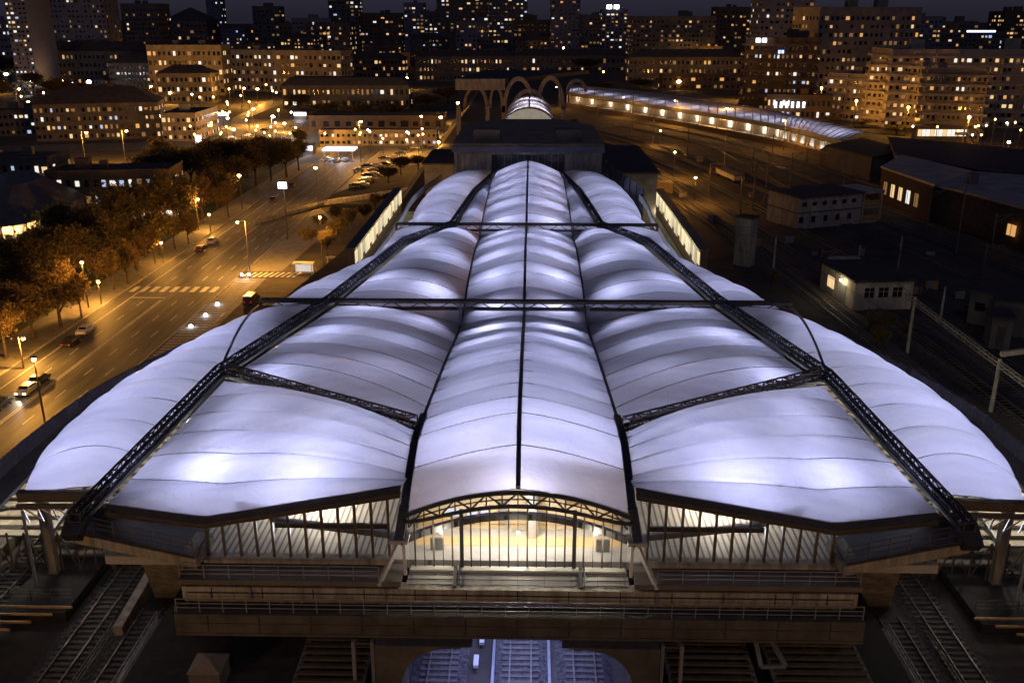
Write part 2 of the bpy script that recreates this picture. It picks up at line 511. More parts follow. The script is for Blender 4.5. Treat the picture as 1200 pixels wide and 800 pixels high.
def arclen(pts):
    L = [0]
    for a, b_ in zip(pts, pts[1:]): L.append(L[-1] + (Vector(b_) - Vector(a)).length)
    return L
def smooth_poly(pts, k=6):
    """Catmull-Rom through the points"""
    pts = [Vector(p) for p in pts]
    if len(pts) < 3: return pts
    out = []
    for i in range(len(pts) - 1):
        p0 = pts[max(i - 1, 0)]; p1 = pts[i]; p2 = pts[i + 1]; p3 = pts[min(i + 2, len(pts) - 1)]
        for j in range(k):
            t = j / k
            out.append(0.5 * ((2 * p1) + (p2 - p0) * t + (2 * p0 - 5 * p1 + 4 * p2 - p3) * t * t + (3 * p1 - p0 - 3 * p2 + p3) * t ** 3))
    out.append(pts[-1]); return out
def at(pts, L, t):
    d = t * L[-1]
    for i in range(len(L) - 1):
        if d <= L[i + 1] + 1e-9:
            u = (d - L[i]) / max(L[i + 1] - L[i], 1e-9)
            return Vector(pts[i]).lerp(Vector(pts[i + 1]), u)
    return Vector(pts[-1])
def sub_y(pts, y0, y1):
    """part of a polyline between two Y values (monotonic in Y)"""
    def interp(y):
        for a, b_ in zip(pts, pts[1:]):
            if a.y <= y <= b_.y:
                return a.lerp(b_, (y - a.y) / max(b_.y - a.y, 1e-9))
        return pts[0].copy() if y < pts[0].y else pts[-1].copy()
    return [interp(y0)] + [p.copy() for p in pts if y0 + 0.05 < p.y < y1 - 0.05] + [interp(y1)]

def panel(railA, railB, n, bulge, puff, label=None, flip=False, endA=0.35, endB=0.35, ns=26, per=10, smoothed=True, bexp=1.0, skew=0.0, taper=0.0):
    A = railA; B = railB
    LA, LB = arclen(A), arclen(B)
    T = n * per; V = []; F = []; surf = {}
    rnd = random.Random(int(abs(A[0].x * 100)) + n)
    amp = [puff * rnd.uniform(0.85, 1.15) for _ in range(n)]
    for i in range(T + 1):
        t = i / T; a = at(A, LA, t); b_ = at(B, LB, t)
        fade = min(1.0, endA + (1 - endA) * min(1, t / 0.12)) * min(1.0, endB + (1 - endB) * min(1, (1 - t) / 0.12)) * (1 - taper * t)
        ph = (i % per) / per; c = min(i // per, n - 1)
        cushion = math.sin(PI * ph) ** 0.75 if i % per else 0.0
        for j in range(ns + 1):
            s = j / ns; p = a.lerp(b_, s)
            q = (4 * s * (1 - s)) ** bexp
            z = bulge * q * fade + amp[c] * cushion * min(1, (4 * s * (1 - s)) ** 0.5 * 1.1)
            p = p + Vector((0, 0, z)); 
            if skew: p.y += skew * q
            V.append(p)
    w_ = ns + 1
    for i in range(T):
        for j in range(ns):
            F.append((i * w_ + j, i * w_ + j + 1, (i + 1) * w_ + j + 1, (i + 1) * w_ + j))
    seams = MB()
    for c in range(0, n + 1):
        i = c * per
        for j in range(ns):
            seams.bar(V[i * w_ + j] + Vector((0, 0, .03)), V[i * w_ + j + 1] + Vector((0, 0, .01)), 0.05, 0.05)
    for side in ((-1, 1) if flip else (-1,)):
        mb = MB(); mb.add(V, F)
        # upward normals
        a, b_, c = (Vector(mb.v[k]) for k in mb.f[0][:3])
        if (b_ - a).cross(c - a).z < 0: mb.f = [tuple(reversed(f)) for f in mb.f]
        se = seams
        if side == 1: mb = mb.flipped(); se = seams.flipped()
        o = multi([(mb, membrane), (se, seam_m)], 'roof_panel', ST, smooth=True)
seam_m = mat('seam_grey', (0.3, 0.29, 0.33), 0.7, var=0)

ms = [p + Vector((0.5, 0, -0.5)) for p in MT]
# --- central vault: two half vaults meeting at the dark crest beam
CR = [Vector((0, p.y, p.z + r)) for p, r in zip(SP, (1.75, 1.9, 1.9, 1.9, 1.2, 2.1, 2.1, 1.5, 2.0, 2.6))]
SPs = smooth_poly(SP); CRs = smooth_poly(CR)
def half_vault(y0, y1, n):
    a = sub_y(SPs, y0, y1); c = sub_y(CRs, y0, y1)
    LA, LC = arclen(a), arclen(c)
    T = n * 8; ns = 16; V = []; F = []
    for i in range(T + 1):
        t = i / T; p = at(a, LA, t); q = at(c, LC, t)
        cus = math.sin(PI * ((i % 8) / 8)) ** 0.75 * 0.34 if i % 8 else 0
        for j in range(ns + 1):
            s = j / ns
            x = p.x + (q.x - p.x) * s; zc = math.sin(s * PI / 2) * 0.55 + s * 0.45
            V.append(Vector((x, p.y + (q.y - p.y) * s, p.z + (q.z - p.z) * zc + cus * min(1, 1.8 * math.sin(PI * min(s * 0.92 + .04, 1))))))
    w_ = ns + 1
    for i in range(T):
        for j in range(ns): F.append((i * w_ + j, i * w_ + j + 1, (i + 1) * w_ + j + 1, (i + 1) * w_ + j))
    seams = MB()
    for k_ in range(n + 1):
        for j in range(ns): seams.bar(V[k_ * 8 * w_ + j] + Vector((0, 0, .03)), V[k_ * 8 * w_ + j + 1] + Vector((0, 0, .01)), 0.05, 0.05)
    for side in (-1, 1):
        mb = MB(); mb.add(V, F); se = seams
        a_, b_, c_ = (Vector(mb.v[k_]) for k_ in mb.f[0][:3])
        if (b_ - a_).cross(c_ - a_).z < 0: mb.f = [tuple(reversed(f)) for f in mb.f]
        if side == 1: mb = mb.flipped(); se = seams.flipped()
        multi([(mb, membrane), (se, seam_m)], 'roof_panel', ST, smooth=True)
half_vault(52.6, 99, 13)
half_vault(99, 140.5, 11)
half_vault(140.5, 191, 9)

# --- side panels (left, mirrored right)
J2 = ms[1]
u_ = (54.6 - MT[0].y) / (MT[1].y - MT[0].y)
A1f = [MT[0].lerp(MT[1], u_) + Vector((.55, 0, -.45)), PY(240, 606, 52.3), Vector((-7.4, 52.9, 16.0))]
spJ = sub_y(SPs, 52.6, 63.5)[-1]
# A1: front panel between main truss (left) and spring line (right)
railL = [A1f[0], J2 + Vector((0.0, -0.6, 0))]
railR = [A1f[2]] + sub_y(SPs, 55, 60.4)[1:]
def front_panel():
    """five cushions whose near edge follows the bent soffit line"""
    n = 6; per = 10; ns = 26; T = n * per
    LA, LB = arclen(railL), arclen(railR)
    V = []; F = []
    def front(s):
        f1 = (A1f[1].x - A1f[0].x) / (A1f[2].x - A1f[0].x)
        if s < f1: return A1f[0].lerp(A1f[1], s / f1)
        return A1f[1].lerp(A1f[2], (s - f1) / (1 - f1))
    for i in range(T + 1):
        t = i / T; a = at(railL, LA, t); b_ = at(railR, LB, t)
        ph = (i % per) / per; cus = math.sin(PI * ph) ** 0.75 if i % per else 0.0
        for j in range(ns + 1):
            s = j / ns; p = a.lerp(b_, s); q = 4 * s * (1 - s)
            f = front(s); base = railL[0].lerp(railR[0], s)
            k_ = (1 - t) ** 1.6
            p = p + (f - base) * k_
            p.z += 1.5 * q * min(1, t / 0.35) * min(1, 0.3 + (1 - t) * 4) + 0.5 * cus * min(1, q ** 0.5 * 1.1)
            V.append(p)
    w_ = ns + 1
    for i in range(T):
        for j in range(ns): F.append((i * w_ + j, i * w_ + j + 1, (i + 1) * w_ + j + 1, (i + 1) * w_ + j))
    seams = MB()
    for c in range(1, n + 1):
        for j in range(ns): seams.bar(V[c * per * w_ + j] + Vector((0, 0, .03)), V[c * per * w_ + j + 1] + Vector((0, 0, .01)), 0.05, 0.05)
    for side in (-1, 1):
        mb = MB(); mb.add(V, F); se = seams
        a_, b_, c_ = (Vector(mb.v[k_]) for k_ in mb.f[0][:3])
        if (b_ - a_).cross(c_ - a_).z < 0: mb.f = [tuple(reversed(f)) for f in mb.f]
        if side == 1: mb = mb.flipped(); se = seams.flipped()
        multi([(mb, membrane), (se, seam_m)], 'roof_panel', ST, smooth=True)
front_panel()
# A2: between the slanting truss, spring line and cross truss 2
panel([J2 + Vector((0.3, 0.8, 0)), ms[2] + Vector((0.2, -0.3, 0))], sub_y(SPs, 61.2, 99), 8, 1.25, 0.34, flip=True)
# A3: between cross trusses 2 and 1
panel([ms[2] + Vector((0.2, 0.3, 0)), ms[3], ms[4] + Vector((0, -.2, 0))], sub_y(SPs, 99.2, 140), 10, 1.35, 0.3, flip=True)
# A4: beyond cross truss 1
panel([ms[4] + Vector((0, .3, 0)), ms[5], ms[6]], sub_y(SPs, 140.5, 190.5), 9, 0.9, 0.35, flip=True)
# outer panels
mo = [p + Vector((-0.5, 0, -0.5)) for p in MT]
t2y = MT[2].y
OE = [Vector((-34.4, 57.3, 12.6)), Vector((-36.0, 62, 12.4)), Vector((-36.8, 68, 12.4)), Vector((-36.2, 76, 12.6)), Vector((-33.8, 86, 12.9)), Vector((-29.2, t2y - .6, 13.3))]
OEs = smooth_poly(OE)
fa = mo[0].lerp(mo[1], (57.0 - mo[0].y) / (mo[1].y - mo[0].y))
panel([fa, mo[1], mo[2] + Vector((0, -.3, 0))], OEs, 10, 1.8, 0.6, flip=True, endA=0.12, bexp=0.8, taper=0.6)
OE3 = [Vector((-29.0, t2y + .3, 13.2)), Vector((-27.0, 106, 12.6)), Vector((-24.0, 114, 12.2)), Vector((-20.8, 120, 12.2)), Vector((-20.2, 128, 12.6)), Vector((-19.8, MT[4].y - .4, 13.4))]
panel([mo[2] + Vector((0, .3, 0)), mo[3], mo[4] + Vector((0, -.3, 0))], smooth_poly(OE3), 10, 1.2, 0.36, flip=True, bexp=0.8)
OE4 = [Vector((-19.7, MT[4].y + .4, 13.4)), Vector((-18.6, 148, 12.8)), Vector((-19.3, 160, 12.4)), Vector((-19.0, 172, 12.4)), Vector((-17.0, 184, 12.8)), Vector((-9.5, 190.5, 13.6))]
panel([mo[4] + Vector((0, .3, 0)), mo[5], mo[6]], smooth_poly(OE4), 9, 1.7, 0.45, flip=True, bexp=0.8)

# --- dark beams: crest, spring lines, outer cables
c1 = MB()
for a, b_ in zip(CRs, CRs[1:]): c1.bar(a + Vector((0, 0, .12)), b_ + Vector((0, 0, .12)), 0.3, 0.22)
c1.build('crest_beam', steel_d, ST)
for s in (-1, 1):
    q = MB()
    for a, b_ in zip(SPs, SPs[1:]):
        w_ = 0.5 if a.y < 62 else 0.2
        a2 = Vector((a.x * -s, a.y, a.z + .15)); b2 = Vector((b_.x * -s, b_.y, b_.z + .15))
        q.bar(a2, b2, w_, 0.55 if a.y < 62 else .25)
    # foot of the spring beam sloping down in front
    q.bar((7.2 * s, 53.0, 14.6), (7.5 * s, 51.6, 12.6), 0.6, 0.5)
    q.build('valley_beam', steel_d, ST)
    q = MB(); a = MT[1]; e = Vector((-29.0, t2y, 14.0))
    n_ = 16; prev = None
    for i in range(n_ + 1):
        t = i / n_; p = a.lerp(e, t); p.z += 0.15 + 0.95 * math.sin(PI * t)
        p.x *= -s
        if prev is not None: q.bar(prev, p, 0.17, 0.17)
        prev = p
    q.build('stay_cable', steel_d, ST)

# --- main lattice trusses
def lattice(pts, w, h, step, name, mchord, mweb, label=None):
    """walkway truss: dark gutter plate, box lattice with railings"""
    for side in (-1, 1):
        dk = MB(); lt = MB(); rb = MB()
        pp = [Vector((-side * -1 * p.x if side == 1 else p.x, p.y, p.z)) if False else Vector((p.x if side == -1 else -p.x, p.y, p.z)) for p in pts]
        for a, b_ in zip(pp, pp[1:]):
            d = (b_ - a); L = d.length; d.normalize()
            sx = Vector((d.y, -d.x, 0)).normalized() * (w / 2)
            dk.bar(a + Vector((0, 0, -.35)), b_ + Vector((0, 0, -.35)), w * 0.6, 0.25)
            for s_ in (-1, 1):
                dk.bar(a + sx * s_, b_ + sx * s_, 0.16, 0.22)
                lt.bar(a + sx * s_ + Vector((0, 0, h)), b_ + sx * s_ + Vector((0, 0, h)), 0.1, 0.12)
                rb.bar(a + sx * s_ * 1.2 + Vector((0, 0, h * .55)), b_ + sx * s_ * 1.2 + Vector((0, 0, h * .55)), 0.05, 0.05)
            k_ = max(2, int(L / step))
            for i in range(k_ + 1):
                q = a + d * (L * i / k_)
                lt.bar(q - sx, q + sx, 0.09, 0.09)
                for s_ in (-1, 1): lt.bar(q + sx * s_, q + sx * s_ + Vector((0, 0, h)), 0.08, 0.08)
                lt.bar(q - sx + Vector((0, 0, h)), q + sx + Vector((0, 0, h)), 0.09, 0.09)
                if i < k_:
                    q2 = a + d * (L * (i + 1) / k_)
                    u = 1 if i % 2 else -1
                    lt.bar(q - sx * u + Vector((0, 0, h)), q2 + sx * u + Vector((0, 0, h)), 0.07, 0.07)
                    for s_ in (-1, 1): lt.bar(q + sx * s_, q2 + sx * s_ + Vector((0, 0, h)), 0.06, 0.06)
        o = dk.build(name, mchord, ST)
        sub(lt, 'lattice', mweb, o); sub(rb, 'handrail', steel_b, o)
lattice(MT, 0.75, 0.6, 1.3, 'main_truss', steel_d, steel_d)
lattice([MT[1] + Vector((.5, .2, 0)), Vector((-7.5, 60.6, 16.75))], 0.75, 0.65, 1.2, 'slanting_truss', steel_d, steel_b)
def cross_truss(y, x0, z, h, name):
    q = MB(); wbs = MB()
    for yy in (y - .35, y + .35):
        q.bar((-x0, yy, z), (x0, yy, z), 0.26, 0.3); q.bar((-x0, yy, z - h), (x0, yy, z - h), 0.16, 0.18)
    n_ = int(2 * x0 / 1.6)
    for i in range(n_ + 1):
        x = -x0 + 2 * x0 * i / n_
        wbs.bar((x, y - .35, z), (x, y + .35, z), 0.08)
        if i < n_:
            x2 = -x0 + 2 * x0 * (i + 1) / n_
            if i % 2: wbs.bar((x, y - .35, z), (x2, y - .35, z - h), 0.1)
            else: wbs.bar((x, y - .35, z - h), (x2, y - .35, z), 0.1)
    o = q.build(name, steel_b, ST); sub(wbs, 'lattice', steel_b, o)
cross_truss(t2y, 29.0, 14.6, 0.85, 'cross_truss')
cross_truss(MT[4].y, 19.7, 14.4, 0.95, 'cross_truss')
for s in (-1, 1):
    q = MB(); q.bar((7 * s, t2y - .3, 14.3), (7 * s, t2y - .5, 11.8), 0.34, 0.34); q.bar((7 * s, t2y - 1, 11.9), (5.2 * s, t2y - 1, 11.9), .2, .2)
    q.build('post', steel_g, ST)
    q = MB(); q.bar((7 * s, MT[4].y, 14.3), (7 * s, MT[4].y - .3, 12.4), 0.34, 0.34); q.bar((8.4 * s, MT[4].y-.6, 12.6), (5.6 * s, MT[4].y-.6, 12.6), .16, .16)
    q.build('post', steel_g, ST)
    for x_, y_, z_ in ((29, t2y, 14.6), (19.7, MT[4].y, 14.4)):
        q = MB(); q.bar((x_ * s, y_, z_ + .1), (x_ * s, y_, z_ - 3), 0.3, 0.4); q.build('post', steel_b, ST)

# --- concourse deck, interior
dk = MB(); dk.box(-27.2, 27.2, 53.2, 98, 9.9, 10.5); dk.box(-18, 18, 98, 118, 9.9, 10.5); dk.box(-11.5, 11.5, 118, 189, 9.9, 10.5)
dk.build('concourse_floor', mat('concourse_floor', (0.42, 0.4, 0.37), 0.55, var=0.15, scale=0.8), ST)
lines = MB()
x = -26.5
while x < 26.6:
    if abs(x) > 8.2: lines.box(x, x + 0.13, 53.5, 92, 10.5, 10.53)
    x += 0.42
lines.build('floor_stripes', mat('floor_stripe', (0.16, 0.14, 0.12), 0.6, var=0), ST)['kind'] = 'stuff'
# inner lift hall seen through the front glass
it = MB(); it.box(-7, 7, 57.2, 57.5, 10.5, 13.9)
it.build('inner_wall', mat('cream_wall', (0.62, 0.5, 0.33), 0.7, var=0.1), ST)
bnd = MB(); bnd.box(-7, 7, 57.05, 57.19, 11.0, 11.45); bnd.box(-7, 7, 55.0, 56.2, 10.5, 10.52); bnd.build('orange_band', mat('orange_band', (0.6, 0.42, 0.22), 0.6, var=0.1), ST)
cl = MB(); cl.tube((0.9, 56.3, 10.5), (0.9, 56.3, 14.6), 0.42, n=16); cl.build('column', steel_l, ST, smooth=False)
for x_, w_ in ((-4.6, .5), (-3.2, .35), (-2.4, .3)):
    m_ = MB(); m_.box(x_ - w_, x_ + w_, 56.95, 57.03, 11.6, 12.15); m_.build('screen', WIN[4], ST)
for x_ in (-5.4, 5.6):
    m_ = MB(); m_.box(x_ - .45, x_ + .45, 54.4, 54.6, 10.5, 11.4); m_.build('ticket_gate', steel_g, ST)

m_ = MB(); m_.box(-1.2, -.8, 56.6, 56.72, 11.3, 13.0); m_.build('sign_column', steel_g, ST)
m_ = MB(); m_.box(3.2, 6.2, 57.0, 57.1, 12.5, 13.1); m_.build('wall_panel', mat('wall_panel', (.35, .25, .13), .6), ST)
# --- front facade of the vault: arch truss, glass with mullions, skirt
YF = 52.6
def arch_z(x, rise=1.75, base=14.3): return base + rise * (math.cos(x / 7.2 * PI / 2) * 0.55 + (1 - abs(x) / 7.2) * 0.45) if abs(x) < 7.2 else base
ar = MB(); web = MB(); n_ = 28
def az(x, d=0.0): 
    t = min(1, abs(x) / 7.2); return 14.3 + 1.75 * (1 - t ** 2) - d
for i in range(n_):
    x0 = -7.2 + 14.4 * i / n_; x1 = -7.2 + 14.4 * (i + 1) / n_
    for d, th in ((0.0, 0.22), (0.95, 0.18)):
        dd0 = d * (1 - (abs(x0) / 7.2) ** 6 * .6); dd1 = d * (1 - (abs(x1) / 7.2) ** 6 * .6)
        ar.bar((x0, YF - .5, az(x0, dd0)), (x1, YF - .5, az(x1, dd1)), 0.22, th)
o = ar.build('arch_truss', steel_d, ST)
m_ = 14
for i in range(m_):
    x0 = -6.9 + 13.8 * i / m_; x1 = -6.9 + 13.8 * (i + 1) / m_; xm = (x0 + x1) / 2
    web.bar((x0, YF - .5, az(x0)), (x0, YF - .5, az(x0, .9)), 0.09)
    if i % 2: web.bar((x0, YF - .5, az(x0)), (x1, YF - .5, az(x1, .9)), 0.1)
    else: web.bar((x0, YF - .5, az(x0, .9)), (x1, YF - .5, az(x1)), 0.1)
    web.bar((x0, YF - .5, az(x0, .45)), (x1, YF - .5, az(x1, .45)), 0.07)
sub(web, 'lattice', steel_b, o)
gl = MB()
for i in range(n_):
    x0 = -7.0 + 14.0 * i / n_; x1 = -7.0 + 14.0 * (i + 1) / n_
    gl.quad((x0, YF, 10.5), (x1, YF, 10.5), (x1, YF, az(x1)), (x0, YF, az(x0)))
gl.build('glass_front', clear_glass, ST)
for i in range(23):
    x = -6.6 + 13.2 * i / 22
    m2 = MB(); wd = 0.24 if i in (5, 17) else (0.1 if i % 2 == 0 else .05)
    m2.bar((x, YF - .12, 10.5), (x, YF - .12, az(x, 1.0)), wd, wd); m2.build('mullion', steel_d if i in (5, 17) else steel_b, ST)
bm = MB()
for i in range(24):
    x0 = -7.8 + 15.6 * i / 24; x1 = -7.8 + 15.6 * (i + 1) / 24
    z0 = 11.9 + 2.1 * (1 - (x0 / 7.8) ** 2); z1 = 11.9 + 2.1 * (1 - (x1 / 7.8) ** 2)
    bm.bar((x0, YF + .3, z0), (x1, YF + .3, z1), 0.4, 0.42)
bm.build('inner_arch', steel_g, ST)
sk = MB(); sk.bar((-6.9, 52.3, 10.42), (6.9, 52.3, 10.42), 0.5, 0.14)
for i in range(4):
    sk.quad((-7.0 - .05 * i, 52.3 - .28 * i, 10.35 - .2 * i), (7.0 + .05 * i, 52.3 - .28 * i, 10.35 - .2 * i), (7.0 + .05 * i, 52.3 - .28 * (i + 1) + .04, 10.35 - .2 * (i + 1)), (-7.0 - .05 * i, 52.3 - .28 * (i + 1) + .04, 10.35 - .2 * (i + 1)))
sk.build('sloping_skirt', mat('skirt_metal', (0.5, 0.48, 0.43), 0.5, 0.2, var=0.15, scale=0.6), ST)
rr = MB()
for i in range(4): rr.bar((-7.0, 52.25 - .28 * i, 10.45 - .2 * i), (7.0, 52.25 - .28 * i, 10.45 - .2 * i), 0.05, 0.05)
for i in range(9):
    x = -6.8 + i * 1.7; rr.bar((x, 52.3, 10.4), (x, 51.2, 9.65), 0.06, 0.06)
rr.build('skirt_rail', steel_g, ST)
for x in (-4.0, 4.0):
    m2 = MB(); m2.bar((x, 52.4, 10.6), (x, 51.15, 9.85), 0.22, 0.16); m2.bar((x + .25, 52.4, 10.7), (x + .25, 51.15, 9.95), 0.08, 0.1); m2.build('maintenance_ladder', steel_d, ST)
# struts beside the vault foot
for s in (-1, 1):
    m2 = MB(); m2.bar((7.4 * s, 52.0, 12.8), (8.8 * s, 50.9, 10.0), 0.24, 0.24); m2.build('strut', steel_l, ST)
    m2 = MB(); m2.bar((7.3 * s, 52.2, 12.8), (7.2 * s, 51.9, 10.2), 0.2, 0.2); m2.build('strut', steel_l, ST)
    m2 = MB(); m2.box(min(6.9 * s, 8.1 * s), max(6.9 * s, 8.1 * s), 51.4, 52.6, 12.7, 12.95); m2.build('bearing_plate', steel_l, ST)

# --- side facades
A0m = A1f
for s in (-1, 1):
    def X(x): return x if s == -1 else -x
    def topz(x):   # soffit height, x negative
        f = [(A1f[0].x, A1f[0].z), (A1f[1].x, A1f[1].z), (A1f[2].x, A1f[2].z)]
        for (xa, za), (xb, zb) in zip(f, f[1:]):
            if xa <= x <= xb: return za + (zb - za) * (x - xa) / (xb - xa)
        return f[0][1]
    # fascia band following the roof edge
    fb = MB()
    e = A1f
    for a, b_ in zip(e, e[1:]):
        for u0, u1, m_ in ((Vector((0, .1, .05)), Vector((0, -.55, -.2)), 0), (Vector((0, -.55, -.2)), Vector((0, -.52, -.42)), 0), (Vector((0, -.52, -.42)), Vector((0, .1, -.4)), 0)):
            fb.quad(*[Vector((X(v.x), v.y, v.z)) for v in (a + u0, b_ + u0, b_ + u1, a + u1)])
    fb.build('eaves_fascia', mat('fascia_dark', (0.11, 0.095, 0.08), 0.6, 0.2, var=0.2), ST)
    # bright edge pipe of the band
    ep = MB()
    for a, b_ in zip(e, e[1:]):
        ep.bar(Vector((X(a.x), a.y - .55, a.z - .45)), Vector((X(b_.x), b_.y - .55, b_.z - .45)), 0.1, 0.1)
    ep.build('eaves_pipe', steel_b, ST)
    xl, xr = A1f[1].x - .2, -8.3
    gq = MB(); n_ = 11
    ylf = 52.9
    for i in range(n_):
        x0 = xl + (xr - xl) * i / n_; x1 = xl + (xr - xl) * (i + 1) / n_
        gq.quad((X(x0), ylf, 10.9), (X(x1), ylf, 10.9), (X(x1), ylf, topz(x1) - .5), (X(x0), ylf, topz(x0) - .5))
    gq.build('glass_wing', clear_glass, ST)
    for i in range(n_ + 1):
        x0 = xl + (xr - xl) * i / n_
        m2 = MB(); m2.bar((X(x0), ylf - .12, 10.7), (X(x0), ylf - .12, topz(x0) - .5), 0.16, 0.2); m2.build('mullion', steel_b, ST)
    m2 = MB(); m2.bar((X(xl + 4.5), ylf - .1, 13.2), (X(xr), ylf - .1, 13.2), 0.2, 0.3)
    m2.build('transom', steel_d, ST)
    m2 = MB(); m2.path([Vector((X(xl + 2.8), ylf + .5, 14.1)), Vector((X(xl + 5.0), ylf + .5, 13.1)), Vector((X(xr + 1), ylf + .5, 12.1))], 0.3, 0.42)
    m2.build('brace', steel_g, ST)
    m2 = MB(); m2.box(min(X(xl - .3), X(xr)), max(X(xl - .3), X(xr)), 52.5, 53.2, 10.5, 10.9); m2.build('sill', concrete, ST)
    # roof terrace in front of the glass, dark
    m2 = MB(); m2.box(min(X(-21.6), X(-7.4)), max(X(-21.6), X(-7.4)), 50.9, 53.2, 9.95, 10.3); m2.build('terrace', roof_tin, ST)
    # corner platform with railings
    c = [P(88, 620, 12.4), P(226, 651, 12.0), P(245, 622, 12.0), P(120, 588, 12.4)]
    c = [Vector((X(v.x), v.y, v.z)) for v in c]
    m2 = MB(); m2.prism([v + Vector((0, 0, -.15)) for v in c], (0, 0, .12)); m2.build('corner_platform', steel_d, ST)
    def railing(pts, name='railing', h=1.1, m=steel_g, step=1.5):
        m3 = MB()
        for a, b_ in zip(pts, pts[1:]):
            a = Vector(a); b_ = Vector(b_); L = (b_ - a).length; k_ = max(1, int(round(L / step)))
            for zz_ in (h, h * .66, h * .33): m3.bar(a + Vector((0, 0, zz_)), b_ + Vector((0, 0, zz_)), 0.05, 0.05)
            for i in range(k_ + 1):
                q = a.lerp(b_, i / k_); m3.bar(q, q + Vector((0, 0, h)), 0.06, 0.06)
        return m3.build(name, m, ST)
    railing([c[0] + Vector((0, .1, 0)), c[1] + Vector((0, .1, 0))], m=steel_b)
    railing([c[3], c[2]], m=steel_b)
    # thick tip of the corner and its concrete bracket and pier
    m2 = MB(); tip = P(88, 611, 13.6); tip = Vector((X(tip.x), tip.y, tip.z))
    m2.bar(tip + Vector((0, .6, .2)), tip + Vector((0, -.75, -.75)), 1.15, 0.8)
    m2.build('truss_tip', steel_d, ST)
    br = [(-29.2, 12.2), (-29.2, 11.8), (-26.0, 11.1), (-25.4, 9.6), (-24.6, 8.0), (-23.6, 6.9), (-22.9, 0), (-20.9, 0), (-20.9, 7.2), (-20.4, 8.6), (-20.9, 9.9), (-21.4, 10.3), (-21.3, 11.65)]
    pr = [P(110, 622, 12.1), P(140, 635, 11.6), P(156, 646, 10.6), P(166, 660, 8.6), P(173, 676, 5.8), P(178, 690, 2.6), P(182, 700, 0), P(207, 700, 0), P(212, 688, 3.2), P(218, 676, 6.2), P(226, 664, 9.0), P(229, 652, 11.6), P(226, 646, 12.0)]
    m2 = MB(); m2.prism([(X(v.x), v.y, v.z) for v in pr], (0, 2.3, 0)); m2.build('pier', concrete, ST)
    m2 = MB(); cc_ = [P(86, 622, 12.2), P(229, 652, 11.7), P(250, 622, 12.0), P(120, 590, 12.4)]
    m2.prism([(X(v.x), v.y, v.z - .9) for v in cc_], (0, 0, .7)); m2.build('bracket_slab', concrete, ST)
    railing([(X(-21.5), 51.1, 10.3), (X(-8.8), 51.1, 10.3)], h=0.95)
ub = MB(); ub.prism([(-21.4, 51.75, 8.4), (-21.4, 51.35, 8.4), (-21.4, 50.95, 8.9), (-21.4, 50.95, 9.75), (-21.4, 51.75, 9.75)], (42.8, 0, 0))
ub.build('upper_beam', concrete, ST)
lb = MB(); lb.box(-21.6, 21.6, 49.75, 50.3, 7.0, 8.55); lb.box(-21.5, 21.5, 50.3, 51.3, 8.0, 8.35); lb.box(-21.6, 21.6, 49.68, 49.76, 7.02, 7.2)
lb.build('lower_beam', mat('concrete_darker', (.085, .075, .065), .9, var=.4, scale=.6), ST)  # lower beam and portal share a darker concrete tone
railing([(-21.5, 50.0, 8.55), (21.5, 50.0, 8.55)], h=0.95)
jn = MB()
for i in range(13):
    x = -19.5 + i * 3.25
    for z0_, z1_, yy in ((8.95, 9.72, 50.94), (7.25, 8.5, 49.74)):
        m_ = MB(); m_.box(x - .035, x + .035, yy - .015, yy + .005, z0_, z1_); m_.build('panel_joint', steel_d, ST)
for i in range(5):
    x = -17 + i * 8.6
    m_ = MB(); m_.bar((x, 50.86, 9.8), (x, 50.86, 8.95), .1, .1); m_.build('drain_pipe', steel_g, ST)
for z_, y_ in ((9.35, 50.9), (7.9, 49.7)):
    m_ = MB(); m_.bar((-21, y_, z_), (21, y_, z_), .05, .05); m_.build('cable_run', steel_b, ST)
# portal with rounded corners over the tracks
for s in (-1, 1):
    pts = [(-8.9, 0), (-8.9, 7.0), (-2.8, 7.0)]
    for i in range(9):
        a = PI / 2 * i / 8
        pts.append((-4.3 - 3.0 * math.sin(a), 4.0 + 2.85 * math.cos(a)))
    pts += [(-7.3, 0)]
    m2 = MB(); m2.prism([(x if s == -1 else -x, 48.9, z) for x, z in pts], (0, 3.2, 0)); m2.build('portal', MATS['concrete_darker'], ST)
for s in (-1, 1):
    hid = MB(); hid.box(min(24 * s, 9 * s), max(24 * s, 9 * s), 66, 67, 0, 9.9); hid.build('undercroft_wall', mat('undercroft_dark', (.03, .028, .026), .9), ST)

